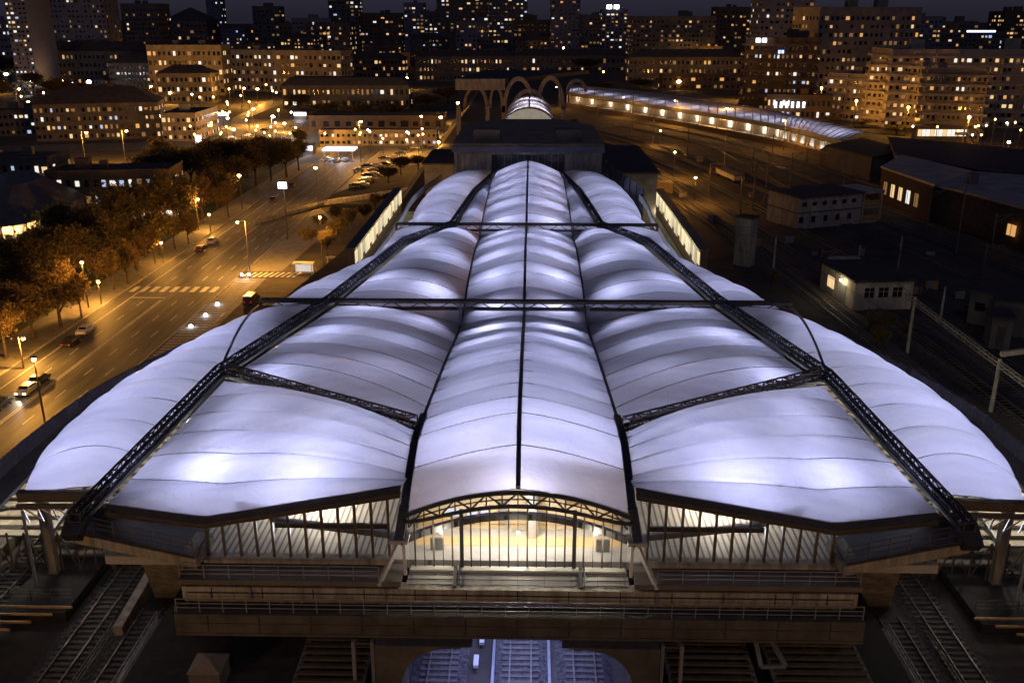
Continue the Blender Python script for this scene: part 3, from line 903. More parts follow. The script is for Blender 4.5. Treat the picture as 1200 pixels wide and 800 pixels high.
# --- outer bays: end fascia, parapet ring
for s in (-1, 1):
    def X(x): return x if s == -1 else -x
    m2 = MB(); a = Vector((X(OE[0].x - .2), 57.2, 12.9)); b_ = Vector((X(fa.x), 56.9, 13.6))
    m2.bar(a + Vector((0, -.05, -.2)), b_ + Vector((0, -.05, -.6)), 0.5, 0.7); m2.bar(a + Vector((0, -.5, -.75)), b_ + Vector((0, -.5, -1.15)), 0.25, 0.3)
    m2.build('end_fascia', steel_b, ST)
    m3 = MB()
    for i in range(7):
        t = i / 6; p = a.lerp(b_, t)
        m3.bar(p + Vector((0, 0, -1)), p + Vector((0, .6, -2.6)), 0.08, 0.08)
        if i < 6:
            q = a.lerp(b_, (i + 1) / 6); m3.bar(p + Vector((0, 0, -1)), q + Vector((0, .6, -2.6)), 0.08, 0.08)
    m3.build('end_lattice', steel_g, ST)
    ring = smooth_poly([Vector((-38.6, 36, 11.6)), Vector((-38.8, 50, 11.9)), Vector((-39.2, 60, 12.2)), Vector((-39.2, 68, 12.4)), Vector((-38.0, 78, 12.6)), Vector((-34.8, 88, 12.7)), Vector((-30.8, 97, 12.8))])
    wl = MB(); gt = MB(); pn = MB()
    for i, (a, b_) in enumerate(zip(ring, ring[1:])):
        a = Vector((X(a.x), a.y, a.z)); b_ = Vector((X(b_.x), b_.y, b_.z))
        wl.bar(a + Vector((0, 0, -.7)), b_ + Vector((0, 0, -.7)), 0.18, 1.5)
        gt.bar(a + Vector((-X(-1) * -.0 + (1.0 if s == -1 else -1.0), 0, -1.3)), b_ + Vector(((1.0 if s == -1 else -1.0), 0, -1.3)), 2.0, 0.25)
        k_ = max(1, int((b_ - a).length / 1.1))
        for j in range(k_):
            q = a.lerp(b_, j / k_); pn.bar(q + Vector((0, 0, -1.45)), q + Vector((0, 0, .1)), 0.26, 0.07)
    o = wl.build('parapet', mat('parapet_metal', (0.2, 0.2, 0.24), 0.5, 0.3, var=0.2), ST); sub(pn, 'ribs', steel_g, o)
    gt.build('gutter', concrete_d, ST)
    for yv in (42, 54, 66, 78):
        m4 = MB(); m4.box(min(X(-38.6), X(-37.9)), max(X(-38.6), X(-37.9)), yv - .35, yv + .35, 0, 10.6); m4.build('column', concrete, ST)
    # curved rib row along the farther roof edges
    r2 = smooth_poly([Vector((-25.2, 110, 12.4)), Vector((-21.6, 117, 12.6)), Vector((-21.0, 128, 12.9)), Vector((-20.6, 138, 13.2)), Vector((-20.4, 150, 13.4)), Vector((-20.8, 165, 13.4)), Vector((-20.0, 180, 13.2)), Vector((-18, 196, 13))])
    wl = MB()
    for a, b_ in zip(r2, r2[1:]):
        wl.bar(Vector((X(a.x), a.y, a.z - .6)), Vector((X(b_.x), b_.y, b_.z - .6)), 0.16, 1.2)
    wl.build('parapet', MATS['parapet_metal'], ST)
# side lit platforms beneath the outer bays
for s in (-1, 1):
    def X(x): return x if s == -1 else -x
    m4 = MB(); m4.box(min(X(-50.5), X(-44.5)), max(X(-50.5), X(-44.5)), 64, 74, 0, 1.0); m4.build('platform', concrete_d, ST)
    m4 = MB(); m4.box(min(X(-39.8), X(-35.6)), max(X(-39.8), X(-35.6)), 71.4, 110, 0, 1.0)
    m4.build('platform', concrete_d, ST)
    m4 = MB()
    for i in range(17): m4.box(min(X(-44.5), X(-33)), max(X(-44.5), X(-33)), 67 + i * 1.25, 67.85 + i * 1.25, 3.6 + i * .2, 3.72 + i * .2)
    m4.build('stair_flight', mat('stair_slats', (.4, .36, .28), .5, .2, var=.4), ST)
    for xx in (-44.6, -38.5, -32.9):
        m4 = MB(); m4.bar((X(xx), 66.5, 3.9), (X(xx), 88.5, 7.3), .2, .35); m4.build('stair_beam', steel_g, ST)
    m4 = MB()
    for i in range(11):
        xx = -46 + i * 1.4
        m4.bar((X(xx), 66.2, 1.0), (X(xx), 66.2, 4.4), .12, .12)
        if i < 10: m4.bar((X(xx), 66.2, 1.0 if i % 2 else 4.4), (X(xx + 1.4), 66.2, 4.4 if i % 2 else 1.0), .09, .09)
    m4.build('stair_lattice', steel_b, ST)
    m4 = MB(); m4.bar((X(-48.5), 60, 1.0), (X(-46.6), 63.5, 6.5), .3, .3); m4.bar((X(-46.6), 63.5, 6.5), (X(-41), 66, 6.8), .25, .25); m4.bar((X(-48.5), 66, 1.0), (X(-46.6), 63.5, 6.5), .3, .3); m4.build('raking_strut', steel_g, ST)
    m4 = MB(); m4.bar((X(-45), 68, 3.2), (X(-31), 68, 3.2), 0.3, 0.4); m4.build('footbridge_beam', steel_d, ST)
    railing([(X(-39), 71.0, 1.0), (X(-31.5), 71.0, 1.0)], m=steel_l)
    m4 = MB(); m4.box(min(X(-39.9), X(-34.6)), max(X(-39.9), X(-34.6)), 68.4, 71.2, 0, 1.02); m4.build('landing', concrete_d, ST)
# lights under the membranes
def up(x, y, z, p, col=COOL, size=1.6):
    light('hall_lamp', 'AREA', (x, y + 2.2, z - .2), p, col, ST, size, (PI + R(20), 0, 0))
lampk = 0.53
y = 58
i = 0
while y < 188:
    for x in (-3.4, 3.4): up(x, y, 10.9, (380 if y > 64 else 720) * lampk)
    i += 1
    y += 8.5
for (x, y, z, p) in [(-14, 54.5, 11.2, 700), (-20.5, 56.0, 11.2, 560), (-12.5, 60, 11.0, 380), (-20, 63, 11.0, 440), (-26, 58, 11.0, 150), (-12, 72, 11, 260), (-21, 72, 11, 480), (-12, 82, 11, 230), (-19, 84, 11, 400), (-11, 92, 10.9, 240), (-17, 94, 11, 280),
                     (-11, 104, 10.9, 330), (-17, 106, 11, 330), (-10.5, 117, 11, 300), (-14, 122, 11, 260), (-10, 132, 11, 260), (-9.5, 148, 11, 200), (-9, 165, 11, 150),
                     (-32, 60, 8, 700), (-32.5, 68, 8, 750), (-33, 76, 8, 750), (-31, 84, 8.5, 650), (-27.5, 91, 9, 450), (-24, 104, 8, 480), (-20, 114, 8.4, 400), (-17, 124, 9.6, 320), (-16, 133, 9.8, 260), (-16, 144, 7.5, 800), (-16, 156, 7.5, 800), (-15.5, 168, 7.5, 750), (-13, 178, 8.5, 420)]:
    for s in (-1, 1):
        up(x * -s, y, z, p * lampk * random.uniform(.8, 1.22))
for s in (-1, 1):
    for y in (64, 74, 86):
        light('platform_lamp', 'POINT', (39.5 * s, y + 6, 9.2), 1000, (1.0, 0.9, 0.74), ST, 0.3)
        light('platform_lamp', 'POINT', (45.5 * s, y + 4, 6.8), 700, (1.0, 0.88, 0.68), ST, 0.3)
    for x, y in ((14, 60), (20, 64), (14, 70)):
        light('concourse_lamp', 'SPOT', (x * s, y, 13.4), 2600, (1.0, 0.88, 0.68), ST, 0.1, (0, 0, 0), None, 165, .9)
light('concourse_lamp', 'POINT', (0, 53.8, 13.9), 650, (.95, 0.93, 0.95), ST, 0.1)
light('concourse_lamp', 'AREA', (0, 54.9, 13.7), 420, (1.0, 0.9, 0.72), ST, 12, (R(12), 0, 0), 1.0)
for x in (-5, 0, 5): light('front_lamp', 'POINT', (x, 51.7, 12.4), 130, (1.0, 0.9, 0.7), ST, 0.1)
# blue fill lights added over the tracks, no fixture known there
for y in (44, 51, 58): light('track_fill_light', 'AREA', (0, y, 6.8), 760 if y > 48 else 0.1, (0.36, 0.42, 1.0), ST, 9, (0, 0, 0), 2.0)
for x in (-1.8, 2.2):
    m4 = MB(); m4.box(x - .1, x + .1, 38, 110, .1, .28); m4.build('cable_duct', steel_g, ST)
# ------------------------------------------------------------------ generic building
UB = MB().box(-.5, .5, -.5, .5, -.5, .5)
UNIT = {}
def unit(m):
    if m.name not in UNIT:
        me = bpy.data.meshes.new('window'); me.from_pydata(UB.v, [], UB.f); me.materials.append(m); UNIT[m.name] = me
    return UNIT[m.name]
PAL = {'w': (0, 1, 1, 2, 3, 2), 'a': (0, 0, 1, 2, 2), 'c': (3, 3, 4, 2, 1), 'm': (0, 1, 3, 4, 2, 2), 'o': (0, 0, 2)}
def pick(pal, rnd): return WIN[rnd.choice(PAL[pal])]
def building(name, label, cat, fl, fr, H, D, wm, floors=4, cols=10, lit=0.3, pal='w', sidecols=None, group=None, roof='parapet',
             seed=0, ww=0.46, wh=0.42, rm=None, bands=True, boxes=2, base=0.0, top=0.06, maxobj=100, indiv=True, rows=None, bw_=.12):
    fl = Vector(fl); fr = Vector(fr); d = fr - fl; Wd = Vector((d.x, d.y, 0)).length
    rz = math.atan2(d.y, d.x)
    root = thing(name, label, cat, fl, group, rz if abs(rz) > 1e-6 else 1e-6)
    rnd = random.Random(seed + int(Wd * 7))
    rm = rm or roof_d
    w = MB(); w.box(0, Wd, 0, D, -3, H)
    fh = (H * (1 - top) - base) / floors
    if bands:
        for i in range(floors):
            z = base + fh * (i + 1)
            w.box(-bw_, Wd + bw_, -bw_, D + bw_, z - fh * (0.07 if bw_ < .5 else .3), z)
        if bw_ > .5:
            for i in range(cols // 3 + 1):
                x_ = min(max(.2, Wd * i / (cols // 3)), Wd - .2); w.box(x_ - .25, x_ + .25, -bw_, 0, 0, H)
    if roof == 'parapet':
        w.box(-.2, Wd + .2, -.2, .25, H, H + .7); w.box(-.2, .25, .25, D, H, H + .7); w.box(Wd - .25, Wd + .2, .25, D, H, H + .7)
    w.build('wall', wm, root, local=True)
    r = MB()
    if roof in ('hip', 'mansard'):
        hh = min(D, Wd) * (0.28 if roof == 'hip' else 0.2); e = 0.6; ins = min(D / 2, Wd / 2) * (0.98 if roof == 'hip' else .4)
        a = [(-e, -e, H), (Wd + e, -e, H), (Wd + e, D + e, H), (-e, D + e, H), (ins, ins, H + hh), (Wd - ins, ins, H + hh), (Wd - ins, D - ins, H + hh), (ins, D - ins, H + hh)]
        r.add(a, [(0, 1, 5, 4), (1, 2, 6, 5), (2, 3, 7, 6), (3, 0, 4, 7), (4, 5, 6, 7), (3, 2, 1, 0)])
    else:
        r.box(.25, Wd - .25, .25, D, H, H + .12)
    ro = r.build('roof', rm, root, local=True)
    for i in range(boxes):
        bx = rnd.uniform(.15, .8) * Wd; by = rnd.uniform(.3, .6) * D; s_ = min(Wd, D) * rnd.uniform(.08, .16)
        m_ = MB(); m_.box(bx, bx + s_ * 1.6, by, by + s_, H, H + s_ * .9 + 1); m_.build('roof_box', wm, root, local=True)
    # windows
    cells = []
    cw = Wd / cols
    for f in range(floors):
        z = base + fh * (f + .52)
        if rows and f not in rows: pass
        for c in range(cols):
            cells.append(((cw * (c + .5 + rnd.uniform(-.06, .06)), -.04, z), (cw * ww * rnd.choice((.75, 1, 1, 1.15, 1.5)), .16, fh * wh * rnd.choice((.8, 1, 1, 1.15))), 'f'))
    sc = sidecols if sidecols is not None else max(1, int(D / cw))
    side = 1 if (fl.x + fr.x) / 2 < CAMX else -1
    sw = D / max(sc, 1)
    for f in range(floors):
        z = base + fh * (f + .52)
        for c in range(sc):
            x = Wd + .04 if side == 1 else -.04
            cells.append(((x, sw * (c + .5), z), (.16, min(sw * ww, cw * ww * 1.2), fh * wh), 's'))
    sel = []
    for q, sz, k in cells:
        m_ = pick(pal, rnd) if rnd.random() < lit * .75 else (WIN[2] if rnd.random() < .08 else dglass)
        sel.append((m_ is dglass, rnd.random(), q, sz, m_))
    sel.sort(key=lambda t: (t[0], t[1]))
    n_ind = min(maxobj, len(sel)) if indiv else 0
    for i, (u, _, q, sz, m_) in enumerate(sel[:n_ind]):
        o = bpy.data.objects.new('window', unit(m_)); COL.objects.link(o); o.parent = root
        o.location = q; o.scale = sz
    rest = sel[n_ind:]
    if rest:
        by_ = {}
        for u, _, q, sz, m_ in rest:
            if u and rnd.random() < .3: continue
            b_ = by_.setdefault(m_.name, (MB(), m_))[0]
            b_.box(q[0] - sz[0] / 2, q[0] + sz[0] / 2, q[1] - sz[1] / 2, q[1] + sz[1] / 2, q[2] - sz[2] / 2, q[2] + sz[2] / 2)
        o = multi(list(by_.values()), 'windows', root, local=True); o['kind'] = 'stuff'
    return root
def bpx(name, label, cat, x0, x1, yb, yt, zb=LOW, dy=0, D=14, wm=None, **kw):
    """front face between two picture columns; dy tilts the base line (right end lower by dy px)"""
    fl = P(x0, yb - dy / 2, zb); fr = P(x1, yb + dy / 2, zb)
    mid = (fl + fr) / 2
    H = PY((x0 + x1) / 2, yt, mid.y).z - zb
    return building(name, label, cat, fl, fr, H, D, wm or plaster_g, **kw)

# ------------------------------------------------------------------ hall behind the station
FH = thing('gate_hall', 'dark flat roofed hall with two roof boxes closing the far end of the glowing roof', 'hall', (0, 192, 0))
zt = PY(620, 173, 192).z
m = MB()
m.box(-15, -7.4, 192, 236, 0, zt); m.box(7.4, 15, 192, 236, 0, zt); m.box(-7.4, 7.4, 195, 236, 0, zt)
m.box(-7.4, 7.4, 192, 195, zt - 1.4, zt)
m.build('wall', concrete, FH)
m = MB(); m.prism([(-15.3, 191.6, zt), (15.3, 191.6, zt), (15.3, 225, zt), (8, 240, zt), (-8, 240, zt), (-15.3, 225, zt)], (0, 0, .8)); m.build('roof', mat('roof_felt_amber_glow', (.24, .18, .13), .85, var=.3, scale=.3), FH)  # amber street glow on this roof is put into the felt colour
m = MB(); m.box(-15.4, 15.4, 191.2, 191.6, zt - .9, zt + .3); m.build('cornice', plaster_bl, FH)
for s, x in ((-1, -8.5), (1, 8.3)):
    m = MB(); m.box(x - 2.7, x + 2.7, 195, 199, zt + .8, zt + 3.2); m.build('roof_box', roof_tin if s < 0 else plaster_g, FH)
for i in range(22):
    x = -14.5 + i * 29 / 21
    m = MB()
    if abs(x) > 7.6: m.box(x - .12, x + .12, 191.75, 192, 9, zt - 1)
    else: m.box(x - .06, x + .06, 194.8, 195, 10, zt - 1.5)
    m.build('pilaster', steel_g, FH)
m = MB(); m.box(-7.4, 7.4, 194.9, 194.98, 14, zt - 1.6); m.build('window_band', mat('band_glass', (0.08, 0.09, 0.14), 0.2, var=.3, spec=.6), FH)
# low roofs left and right of it
for x0, x1, y0, y1, z, lab in ((15.5, 27, 196, 240, 13.5, 'dark low flat roof right of the far hall'), (-25, -15.5, 225, 250, 11, 'dark low flat roof left of the far hall')):
    t = thing('low_hall', lab, 'hall', (x0, y0, 0))
    m = MB(); m.box(x0, x1, y0 + 1, y1, 0, z - .4); m.build('wall', concrete_d, t)
    m = MB(); m.box(x0 - .5, x1 + .5, y0, y1 + .5, z - .4, z); m.build('roof', roof_d, t)
m = MB(); a = Vector((15.6, 188, 12.5)); m.quad((15.8, 192, 11), (21, 170, 9), (21, 170, 14.5), (15.8, 192, 16.5))
for i in range(7):
    q = Vector((15.8, 192, 11)).lerp(Vector((21, 170, 9)), i / 6); q2 = Vector((15.8, 192, 16.5)).lerp(Vector((21, 170, 14.5)), i / 6); m.bar(q, q2, .15)
tag(m.build('glass_screen', mat('blue_glass', (0.03, 0.035, 0.07), 0.15, var=.2, spec=.7)), 'dark bluish glass screen right beside the far hall', 'screen')
# far glowing vault
FV = thing('far_vault', 'small glowing barrel vault of the station beyond the dark hall', 'station hall', (0, 262, 0))
Y0 = 252.0; xc = 0.0; zc0 = P(620, 118, 0)
hw = 7.0; zr = 15.6
V = []; F = []
for i in range(9):
    y = Y0 + i * 5.6
    for j in range(21):
        a = PI * j / 20; V.append((-hw * math.cos(a), y, zr + (5.8 - i * 0.02) * math.sin(a)))
for i in range(8):
    for j in range(20): F.append((i * 21 + j, i * 21 + j + 1, (i + 1) * 21 + j + 1, (i + 1) * 21 + j))
m = MB(); m.add(V, F); m.build('roof_panel', membrane, FV, smooth=True)
m = MB()
for i in range(8): m.bar((0, Y0 + i * 5.6, zr + 5.9 - i * .02), (0, Y0 + i * 5.6 + 5.6, zr + 5.9 - (i + 1) * .02), .4)
m.build('crest_beam', steel_d, FV)
m = MB(); prev = None
for j in range(25):
    a = PI * j / 24; p = Vector((-(hw + .3) * math.cos(a), Y0 - .3, zr + 6.0 * math.sin(a)))
    if prev: m.bar(prev, p, .3, .3)
    prev = p
m.build('arch_rib', steel_g, FV)
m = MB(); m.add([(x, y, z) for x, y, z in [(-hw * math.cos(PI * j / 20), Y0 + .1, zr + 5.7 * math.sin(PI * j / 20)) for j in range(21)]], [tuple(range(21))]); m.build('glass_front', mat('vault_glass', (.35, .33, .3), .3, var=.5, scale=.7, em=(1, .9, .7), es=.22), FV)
m = MB(); m.box(-7.2, 7.2, 252, 296, 0, 15.5); m.build('wall', concrete_d, FV)
for x, y in ((-4, 256), (2, 262), (0, 272), (0, 286)):
    light('hall_lamp', 'AREA', (x, y, 16.6), 480, (1.0, 0.9, 0.74), FV, 3, (PI, 0, 0))
# arches and canopy beyond
AR = thing('arched_canopy', 'wide dark roof on pale concrete arches beyond the glowing vault', 'canopy', (0, 300, 0))
YA = 305.0
def arch(x0, x1, zb, zt, th, y, dep=3.0, name='arch', mm=None):
    m = MB(); n_ = 18; c = (x0 + x1) / 2; rx = (x1 - x0) / 2
    o_ = [(c - rx * math.cos(PI * i / n_), zb + (zt - zb) * math.sin(PI * i / n_)) for i in range(n_ + 1)]
    i_ = [(c - (rx - th) * math.cos(PI * i / n_), zb + (zt - zb - th) * math.sin(PI * i / n_)) for i in range(n_ + 1)]
    for i in range(n_):
        q = [o_[i], o_[i + 1], i_[i + 1], i_[i]]
        m.prism([(a[0], y, a[1]) for a in q], (0, dep, 0))
    return m.build(name, mm or concrete, AR)
def xa(px, py, Y): return PY(px, py, Y)
a = xa(588, 132, YA); b_ = xa(627, 132, YA); t_ = xa(608, 90, YA); arch(a.x, b_.x, a.z, t_.z, 1.3, YA)
a = xa(628, 128, YA); b_ = xa(662, 128, YA); t_ = xa(645, 89, YA); arch(a.x, b_.x, a.z, t_.z, 1.3, YA)
a = xa(664, 108, YA + 20); b_ = xa(688, 108, YA + 20); t_ = xa(676, 93, YA + 20); arch(a.x, b_.x, a.z, t_.z, 1.0, YA + 20)
a = xa(542, 128, YA); b_ = xa(572, 128, YA); t_ = xa(558, 101, YA); arch(a.x, b_.x, a.z, t_.z, .9, YA + 2)
a = xa(572, 128, YA); b_ = xa(590, 128, YA); arch(a.x, b_.x, a.z, t_.z, .9, YA + 2)
a = xa(597, 140, 299); b_ = xa(643, 140, 299); t_ = xa(619, 104, 299); arch(a.x, b_.x, a.z, t_.z, 1.2, 299, 2)
l = xa(534, 97, YA); r_ = xa(592, 100, YA); z1 = l.z
m = MB(); m.prism([(l.x, YA - 1, z1), (r_.x + 1, YA - 1, z1), (xa(690, 92, YA + 50).x, YA + 50, z1), (xa(570, 90, YA + 50).x, YA + 50, z1)], (0, 0, 1.2)); m.build('roof', roof_d, AR)
m = MB(); m.box(l.x, r_.x, YA - 1.5, YA - 1, z1 - 2.2, z1 + 1.2); m.build('fascia', concrete, AR)
for px in (537, 571, 590, 628, 661):
    q = xa(px, 128, YA); m = MB(); m.box(q.x - .6, q.x + .6, YA, YA + 3, 0, q.z + 1); m.build('column', concrete, AR)

# ------------------------------------------------------------------ curved platform canopy on the right
CZ = 7.0
up_ = [(668, 100), (740, 106), (820, 116), (900, 129), (960, 142), (1027, 157)]
lo_ = [(664, 108), (740, 119), (820, 131), (900, 144), (945, 154), (987, 165)]
PC = thing('platform_canopy', 'long curving platform canopy with pale lavender panels over a lit platform on the right', 'canopy', P(900, 144, 0))
U = smooth_poly([P(x, y, CZ + .8) for x, y in up_], 8); Lw = smooth_poly([P(x, y, CZ) for x, y in lo_], 8)
V = []; F = []; ns = 8
for a, b_ in zip(Lw, U):
    for j in range(ns + 1):
        s = j / ns; p = a.lerp(b_, s); p.z += 1.1 * 4 * s * (1 - s); V.append(p)
for i in range(len(U) - 1):
    for j in range(ns): F.append((i * 9 + j, i * 9 + j + 1, (i + 1) * 9 + j + 1, (i + 1) * 9 + j))
m = MB(); m.add(V, F)
se = MB()
for i in range(len(U)):
    for j in range(ns): se.bar(V[i * 9 + j] + Vector((0, 0, .1)), V[i * 9 + j + 1] + Vector((0, 0, .1)), .35, .15)
for i in range(len(U) - 1): se.bar(V[i * 9 + 6] + Vector((0, 0, .15)), V[(i + 1) * 9 + 6] + Vector((0, 0, .15)), .6, .3)
multi([(m, membrane), (se, seam_m)], 'roof_panel', PC)
m = MB()
for a, b_ in zip(Lw, Lw[1:]): m.bar(a + Vector((0, -.3, -.7)), b_ + Vector((0, -.3, -.7)), .4, 1.5)
m.build('fascia', steel_d, PC)
m = MB()
for a, b_ in zip(Lw, Lw[1:]): m.quad(Vector((a.x, a.y + 3, 1)), Vector((b_.x, b_.y + 3, 1)), Vector((b_.x + 6, b_.y + 26, 1)), Vector((a.x + 6, a.y + 26, 1)))
m.build('platform', concrete, PC)
m = MB()
for a, b_ in zip(Lw, Lw[1:]):
    a = Vector((a.x, a.y - 3, .9)); b_ = Vector((b_.x, b_.y - 3, .9)); m.bar(a, b_, .4, 1.9)
m.build('low_wall', brick, PC)
for i in range(0, len(Lw), 2):
    a = Lw[i]; m = MB(); m.tube((a.x + .5, a.y + 2, 0), (a.x + .5, a.y + 2, CZ), .3); m.build('column', steel_l, PC)
m = MB()
for a, b_ in zip(Lw, Lw[1:]): m.bar(Vector((a.x + 2, a.y + 13, 2.6)), Vector((b_.x + 2, b_.y + 13, 2.6)), .3, 3.2)
m.build('back_wall', mat('cream_wall2', (0.5, 0.44, 0.33), .7, var=.35, scale=.8), PC)
for i in range(1, len(Lw), 2):
    a = Lw[i] + Vector((0, (i * 7 % 5) * .6, 0))
    light('platform_lamp', 'POINT', (a.x + 3, a.y + 7, CZ - 3.2), 260, (1, .82, .55), PC, .3)
    light('platform_lamp', 'AREA', (a.x + 3, a.y + 7, CZ - 5.4), 230, COOL, PC, 3, (PI, 0, 0))
# dark sheds after the canopy
def shed(label, pts_px, z, wall_z=0, wm=None, rmm=None, name='shed', cat='shed', th=.5):
    base = [P(x, y, z) for x, y in pts_px]; c = sum(base, Vector()) / len(base)
    t = thing(name, label, cat, (c.x, c.y, wall_z))
    m = MB(); m.prism([v for v in base], (0, 0, th)); 
    if name != 'x': m.build('roof', rmm or roof_d, t)
    m = MB(); m.prism([Vector((c.x + (v.x - c.x) * .97, c.y + (v.y - c.y) * .97, wall_z)) for v in base], (0, 0, z - wall_z)); m.build('wall', wm or plaster_g, t)
    return t
shed('long low shed with a dark roof just right of the curved canopy', [(967, 172), (1022, 186), (1062, 178), (1010, 163)], 6.5)
shed('narrow brown walled shed below the end of the curved canopy', [(960, 178), (1020, 193), (1025, 186), (968, 172)], 4.5, wm=plaster_b, rmm=roof_tin)
shed('very long dark roofed shed running to the right edge', [(1048, 182), (1150, 202), (1260, 208), (1260, 184), (1130, 170), (1040, 162)], 8.5)
t = shed('brick depot with pale tin roof and five narrow lit windows', [(1032, 197), (1095, 219), (1140, 203), (1057, 183)], 8.5, wm=brick, rmm=mat('roof_zinc', (.36, .31, .26), .6, .2, var=.3, scale=.3), name='brick_depot', cat='depot')
a = P(1033, 232, 0); b_ = P(1094, 255, 0)
def wall_windows(t, p, q, n, z0, z1, wfrac, mats, t0=0.1, t1=.9, off=-.15):
    p = Vector(p); q = Vector(q); d = (q - p); nn = Vector((d.y, -d.x, 0)).normalized()
    for i in range(n):
        u = t0 + (t1 - t0) * (i + .5) / n; c = p + d * u; h = d * ((t1 - t0) / n * wfrac / 2)
        m = MB(); m.bar(c - h + nn * abs(off) + Vector((0, 0, (z0 + z1) / 2 - c.z)), c + h + nn * abs(off) + Vector((0, 0, (z0 + z1) / 2 - c.z)), .2, z1 - z0)
        o = m.build('window', mats[i % len(mats)], t)
        fr = MB(); e = Vector((0, 0, (z0 + z1) / 2 - c.z)); fr.bar(c + nn * (abs(off) + .12) + e - Vector((0, 0, (z1 - z0) / 2)), c + nn * (abs(off) + .12) + e + Vector((0, 0, (z1 - z0) / 2)), .1, .1)
        sub(fr, 'sash', steel_d, o)
pa_ = P(1032, 197, 8.5); pb_ = P(1095, 219, 8.5)
wall_windows(t, pa_ * 1.0 + Vector((0.3, .2, 0)), pb_ + Vector((0.3, .2, 0)), 5, 2.6, 5.6, .38, [WIN[2], WIN[1], WIN[1], WIN[3], WIN[2]], .06, .8)
t = shed('wide tin roofed depot on the right edge with a bright orange window', [(1095, 219), (1118, 224), (1178, 240), (1260, 262), (1260, 212), (1140, 203)], 8.2, wm=brick, rmm=mat('roof_zinc', (.36, .31, .26), .6, .2, var=.3, scale=.3), name='wide_depot', cat='depot')
wall_windows(t, P(1178, 240, 8.2), P(1260, 262, 8.2), 3, 2.6, 4.8, .4, [WIN[0], WIN[2], WIN[0]], .02, .95, .3)
light('wall_lamp', 'POINT', P(1190, 262, 3) + Vector((0, -3, 0)), 700, SODIUM, t, .2)
m = MB(); q = P(1141, 216, 8.7); m.box(q.x - 1, q.x + 1, q.y, q.y + 2, 8.7, 11); m.build('dormer', plaster_g, t)
t = shed('small porch of a depot with two pale doors', [(1118, 240), (1170, 252), (1178, 240), (1130, 228)], 4.2, wm=brick, rmm=steel_d, name='porch_building', cat='porch')
wall_windows(t, P(1118, 240, 4.2), P(1170, 252, 4.2), 3, .4, 3.0, .4, [plaster_w], .3, 1.0, .3)

# ------------------------------------------------------------------ huts of the yard
hut_w = mat('hut_plaster', (.42, .36, .27), .85, var=.4, scale=.8, stretch=(1, 1, .4))
def hut(name, label, cat, fl, fr, H, D, wm, rmat=None, over=.4):
    fl = Vector(fl); fr = Vector(fr); d = fr - fl; Wd = Vector((d.x, d.y, 0)).length; rz = math.atan2(d.y, d.x) or 1e-6
    t = thing(name, label, cat, fl, None, rz)
    m = MB(); m.box(0, Wd, 0, D, 0, H); m.build('wall', wm, t, local=True)
    m = MB(); m.box(-over, Wd + over, -over, D + over, H, H + .3); m.build('roof', rmat or roof_d, t, local=True)
    return t, Wd
def lwin(t, x0, x1, y, z0, z1, m_, frame=True, name='window'):
    m = MB(); m.box(x0, x1, y - .06, y + .06, z0, z1); o = m.build(name, m_, t, local=True)
    if frame:
        f = MB(); f.box(x0 - .12, x1 + .12, y - .1, y - .07, z0 - .12, z0); f.box(x0 - .12, x1 + .12, y - .1, y - .07, z1, z1 + .12)
        f.box((x0 + x1) / 2 - .05, (x0 + x1) / 2 + .05, y - .1, y - .07, z0, z1); f.box(x0, x1, y - .1, y - .07, z0 * .4 + z1 * .6 - .04, z0 * .4 + z1 * .6 + .04)
        f.build('frame', hut_w, o, local=True)
    return o
fl = P(933, 269, 0); fr = P(1007, 262, 0); H = PY(970, 229, (fl.y + fr.y) / 2).z
t, Wd = hut('signal_house', 'pale two storey signal house with open balconies on its right end', 'building', fl, fr, H, 11, hut_w)
for i in range(6): lwin(t, Wd * (.06 + i * .155), Wd * (.06 + i * .155) + 1.1, -.03, H * .72, H * .84, dglass, False)
for i in range(5): lwin(t, Wd * (.03 + i * .19), Wd * (.03 + i * .19) + 1.0, -.03, H * .2, H * .38, dglass, False)
m = MB(); m.box(-.08, Wd + .1, -.08, 11, H * .5, H * .5 + .25); m.build('string_course', plaster_g, t, local=True)
bw = Wd * .34
m = MB(); m.box(Wd + .3, Wd + bw, 0, 9, 0, .3); m.box(Wd + .3, Wd + bw, 0, 9, H * .48, H * .52); m.box(Wd + bw * .95, Wd + bw, 0, .4, .3, H); m.box(Wd + .4, Wd + .7, 0, .4, .3, H); m.box(Wd + .3, Wd + bw + .3, 0, 9, H - .3, H + .25)
m.build('balcony_frame', hut_w, t, local=True)
for z in (.3, H * .52):
    m = MB(); m.box(Wd + .75, Wd + bw * .94, -.05, .1, z + .2, z + 1.5); m.build('balcony_panel', mat('ochre_panel', (.4, .26, .1), .8), t, local=True)
fl = P(999, 364, 0); fr = P(1067, 362, 0); H = PY(1032, 330, (fl.y + fr.y) / 2).z
t, Wd = hut('trackside_hut', 'pale trackside hut with flat dark roof and a lamp over its side door', 'hut', fl, fr, H, 13, hut_w)
for i in range(3): lwin(t, Wd * (.17 + i * .24), Wd * (.17 + i * .24) + Wd * .16, -.03, H * .45, H * .8, dglass)
m = MB(); m.box(-.1, .02, 3, 5.2, 0, 3.2); o = m.build('door', steel_g, t, local=True)
m = MB(); m.box(-.1, .02, 7.5, 10, 1.4, 3.2); m.build('window', WIN[1], t, local=True)
m = MB(); m.ball((-.5, 4.2, 3.9), .22); m.build('lamp', lamp_w2, t, local=True)
o = light('door_lamp', 'POINT', (0, 0, 0), 260, (1, .82, .5), None, .15); o.parent = t; o.location = (-1.0, 4.0, 3.8)
m = MB(); m.box(3, Wd * .8, 13.5, 17, 0, H * .9); m.box(2.6, Wd * .8 + .4, 13.2, 17.4, H * .9, H * .9 + .3); m.build('rear_annex', hut_w, t, local=True)
